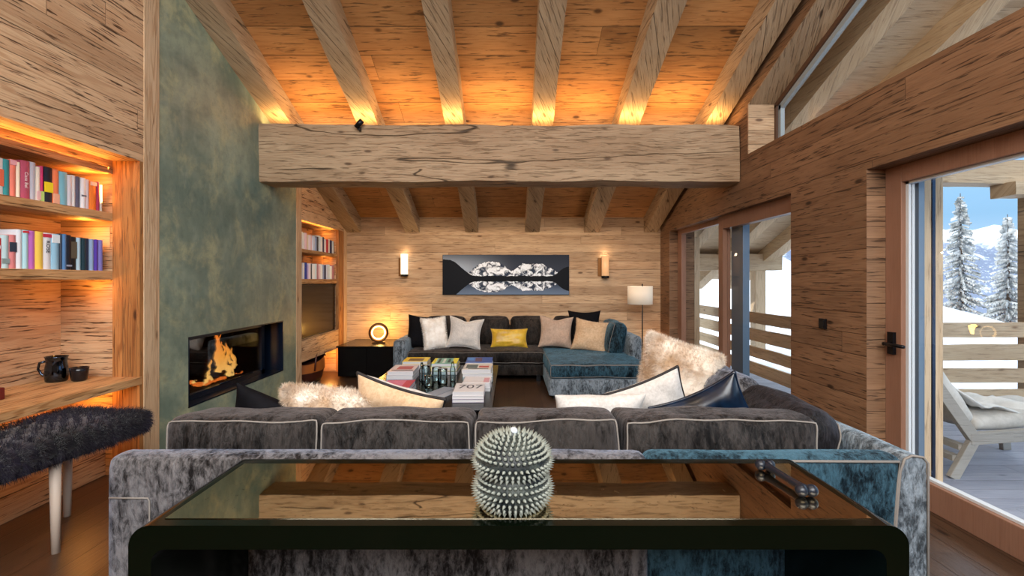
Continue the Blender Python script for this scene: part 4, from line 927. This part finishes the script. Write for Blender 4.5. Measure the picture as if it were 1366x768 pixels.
post(4.62,4.82,9.05,9.25,1.65,'post under the low eave beam, seen through the far window')
post(3.46,3.54,5.08,5.18,1.0,'railing corner post where the two railings meet')
post(3.46,3.54,7.2,7.3,1.0,'slim railing post in the middle of the side railing')
post(3.46,3.54,9.7,9.8,1.0,'slim railing post at the far end of the side railing')
post(7.6,7.7,5.10,5.20,1.0,'slim railing post at the far right end of the cross railing')
o = hewn(2.88, 3.10, -1.0, 5.10, 2.68, 2.88, 0, .006, 37, 30, 'y').build('deck_header', M['outy']); tag(o, 'pale header beam over the big door, resting on the square deck post', 'beam')
t = thing('cross_railing', 'railing of wide pale boards across the deck behind the lounge chair', 'railing', (5.8, 5.1, 0))
for z0, z1 in ((.83,.985), (.585,.755), (.35,.50), (.11,.28)): hewn(3.5, 8.1, 5.06, 5.10, z0, z1, 0, .006, z0*9, 40, 'x', 3).build('board', M['outx'], t)
t = thing('side_railing', 'railing of pale boards beyond the far window, parallel to the wall', 'railing', (3.5, 7.5, 0))
for z0, z1 in ((.83,.985), (.585,.755), (.35,.50), (.11,.28)): hewn(3.42, 3.46, 5.1, 10.0, z0, z1, 0, .005, z0*9+1, 40, 'y', 3).build('board', M['outy'], t)
# lounge chair
t = thing('lounge_chair', 'weathered grey wooden lounge chair with a greige cushion on the deck', 'lounge chair', (3.7, 3.8, -.02))
def bar(P, w, th, mat='greyteak', name='bar'):
    e = MB(); a, b = Vector(P[0]), Vector(P[1]); d = (b-a).normalized(); s = Vector((0,1,0)); u = d.cross(s).normalized()
    vs = [p+s*i*th/2+u*j*w/2 for p in (a, b) for i in (-1,1) for j in (-1,1)]
    e.add(vs, [(0,1,3,2),(4,6,7,5),(0,4,5,1),(2,3,7,6),(0,2,6,4),(1,5,7,3)]); return e.build(name, M[mat], t, bevel=.004)
for y in (3.52, 4.12):
    bar([(3.24,y,-.02),(3.42,y,.30)], .07, .040, name='leg'); bar([(3.08,y,.72),(3.42,y,.24)], .08, .044, name='back_rail'); bar([(3.36,y,.27),(4.35,y,.34)], .085, .048, name='seat_rail'); bar([(4.25,y,-.02),(4.22,y,.32)], .07, .04, name='leg')
for z, x in ((.10,3.29),(.18,3.335)): MB().box(x-.03,x+.03,3.54,4.10,z,z+.04).build('stretcher', M['greyteak'], t)
cushion('seat_cushion', t, 3.87, 3.82, .385, .85, .52, .10, 'deckfab', .045, (0,0,.02), rot=(0,R_(-4),0), pip='', seed=51)
cushion('back_cushion', t, 3.30, 3.82, .56, .12, .50, .48, 'deckfab', .05, (.03,0,0), rot=(0,R_(-35),0), pip='', seed=52)
e = MB()
def thr(u, v):
    x = 3.12+.95*u; z = .80-.95*u+.52*u*u+.04*math.sin(v*9+u*6)*u; z = max(z, .45+.03*math.sin(u*14+v*5)); return Vector((x, 3.60+.45*v, z+.02*noise.noise(Vector((u*6,v*6,1)))))
grid_surface(30, 16, thr, e); o = e.build('throw_blanket', cloth('pale_outdoor_throw', c(196,196,192), c(224,222,216), 15)); so = o.modifiers.new('s','SOLIDIFY'); so.thickness = .012
tag(o, 'pale grey throw blanket spread over the outdoor lounge chair', 'blanket')
# terrain
def terr(x, y):
    z = -.9-.02*max(0,y-6)
    z += 1.9*math.exp(-((x-9)**2/22+(y-15)**2/30)) + .5*math.exp(-((x-16)**2/50+(y-13)**2/20))
    z += 9*math.exp(-((x-13)**2/60+(y-34)**2/120)); z -= 30*max(0, min(1, (y-20)/60))**1.3*(1 if x > 18 else max(0, (x-5)/13))
    return z+.15*noise.noise(Vector((x*.3,y*.3,0)))
e = MB(); grid_surface(90, 90, lambda u, v: Vector((3+147*u*u, -6+150*v*v, terr(3+147*u*u, -6+150*v*v))), e); struct('snow_ground', e, M['snow'])
def _mount():
    n = NT('frosted_mountain'); g = n.n('ShaderNodeTexCoord').outputs['Object']; sp = n.n('ShaderNodeSeparateXYZ'); n.put(sp.inputs[0], g)
    a = n.noise(g, .035, 6, .7, .6); b = n.noise(g, .25, 4, .8)
    f = n.math('ADD', n.math('MULTIPLY', a, 46.0), sp.outputs[2]); f = n.math('ADD', f, n.math('MULTIPLY', b, 30.0))
    col = n.mix(n.mr(f, 66, 84), c(112,124,146), c(226,232,242)); col = n.mix(n.mr(b, .56, .66, 0, .8), col, c(214,222,234))
    col = n.mix(n.mr(a, .56, .62, 0, .7), col, c(230,236,244))
    return n.set(col=col, rough=.9, spec=.1)
e = MB()
def mt(u, v):
    x = 60+900*u; y = 230+420*v; r = math.sin(v*PI/2); ridge = 62+26*noise.noise(Vector((x*.012, 3, 0)))+12*noise.noise(Vector((x*.05, 7, 0)))+5*noise.noise(Vector((x*.15, 9, 0)))
    ridge += max(0, (360-x))*.05; z = -45+(ridge+45)*r*(1.0+.0)+18*noise.noise(Vector((x*.02, y*.02, 2)))*(1-r*.5)+5*noise.noise(Vector((x*.09, y*.09, 4)))
    return Vector((x, y, z))
grid_surface(150, 60, mt, e); struct('mountains', e, _mount())
# frosted conifers
M['frost'] = cloth('frosted_needles', c(120,124,122), c(206,208,208), 1.5, .9, 0, 0); M['bark'] = cloth('bark', c(60,48,40), c(96,80,68), 8, .9, 0)
def conifer(x, y, h, wd, lab, seed, dead=False):
    rnd = random.Random(seed); z0 = terr(x, y)-.2; t = thing('frosted_dead_tree' if dead else 'frosted_conifer', lab, 'tree', (x, y, z0), group='snowy trees beyond the deck')
    MB().tube([(x, y, z0), (x+.05, y, z0+h*.5), (x, y, z0+h)], [h*.018, h*.011, .015], 7).build('trunk', M['bark'], t)
    vs = []; fs = []; n = 90 if not dead else 14
    for k in range(n):
        s = .08+.91*k/n; L = wd*(1-s)**.8*rnd.uniform(.65,1.15)+.08; 
        for q in range(5 if not dead else 2):
            a = rnd.uniform(0, 2*PI); d = Vector((math.cos(a), math.sin(a), 0)); p = Vector((x, y, z0+h*s)); sd = Vector((-d.y, d.x, 0))
            for w in range(6 if not dead else 1):
                f0 = w/6; c0 = p+d*L*f0+Vector((0,0,-.30*L*f0**1.5)); c1 = p+d*L*(f0+.22)+Vector((0,0,-.30*L*(f0+.22)**1.5-.03*h*.2)); ww = .10*L*(1.2-f0)+.02
                if dead: c1 = p+d*L; ww = .03
                k0 = len(vs); vs += [c0, c1+sd*ww+Vector((0,0,-.06)), c1-sd*ww+Vector((0,0,-.06)), c1+d*.05+Vector((0,0,.04))]; fs += [(k0,k0+1,k0+3), (k0,k0+3,k0+2)]
    MB().add(vs, fs, False).build('foliage' if not dead else 'bare_twigs', M['frost'] if not dead else M['bark'], t)
for i, (px, d, h, wd, lab, dead) in enumerate([(1281,26,8.6,1.3,'tall frosted conifer just right of the square deck post',False), (1344,24,6.8,1.0,'frosted conifer left of the dark weathered post',False), (1327,26,3.4,.3,'thin bare dead trunk between the two tall frosted trees',True),
        (1300,45,7,1.2,'smaller frosted conifer further down the slope, centre of the view',False), (1355,40,9,1.3,'distant frosted conifer partly behind the dark weathered post',False), (1268,40,10,1.4,'distant frosted conifer partly behind the tallest one',False), (1313,60,8,1.4,'most distant small frosted conifer in the valley',False)]):
    conifer((px-681)/640*d, d, h, wd, lab, 60+i, dead)
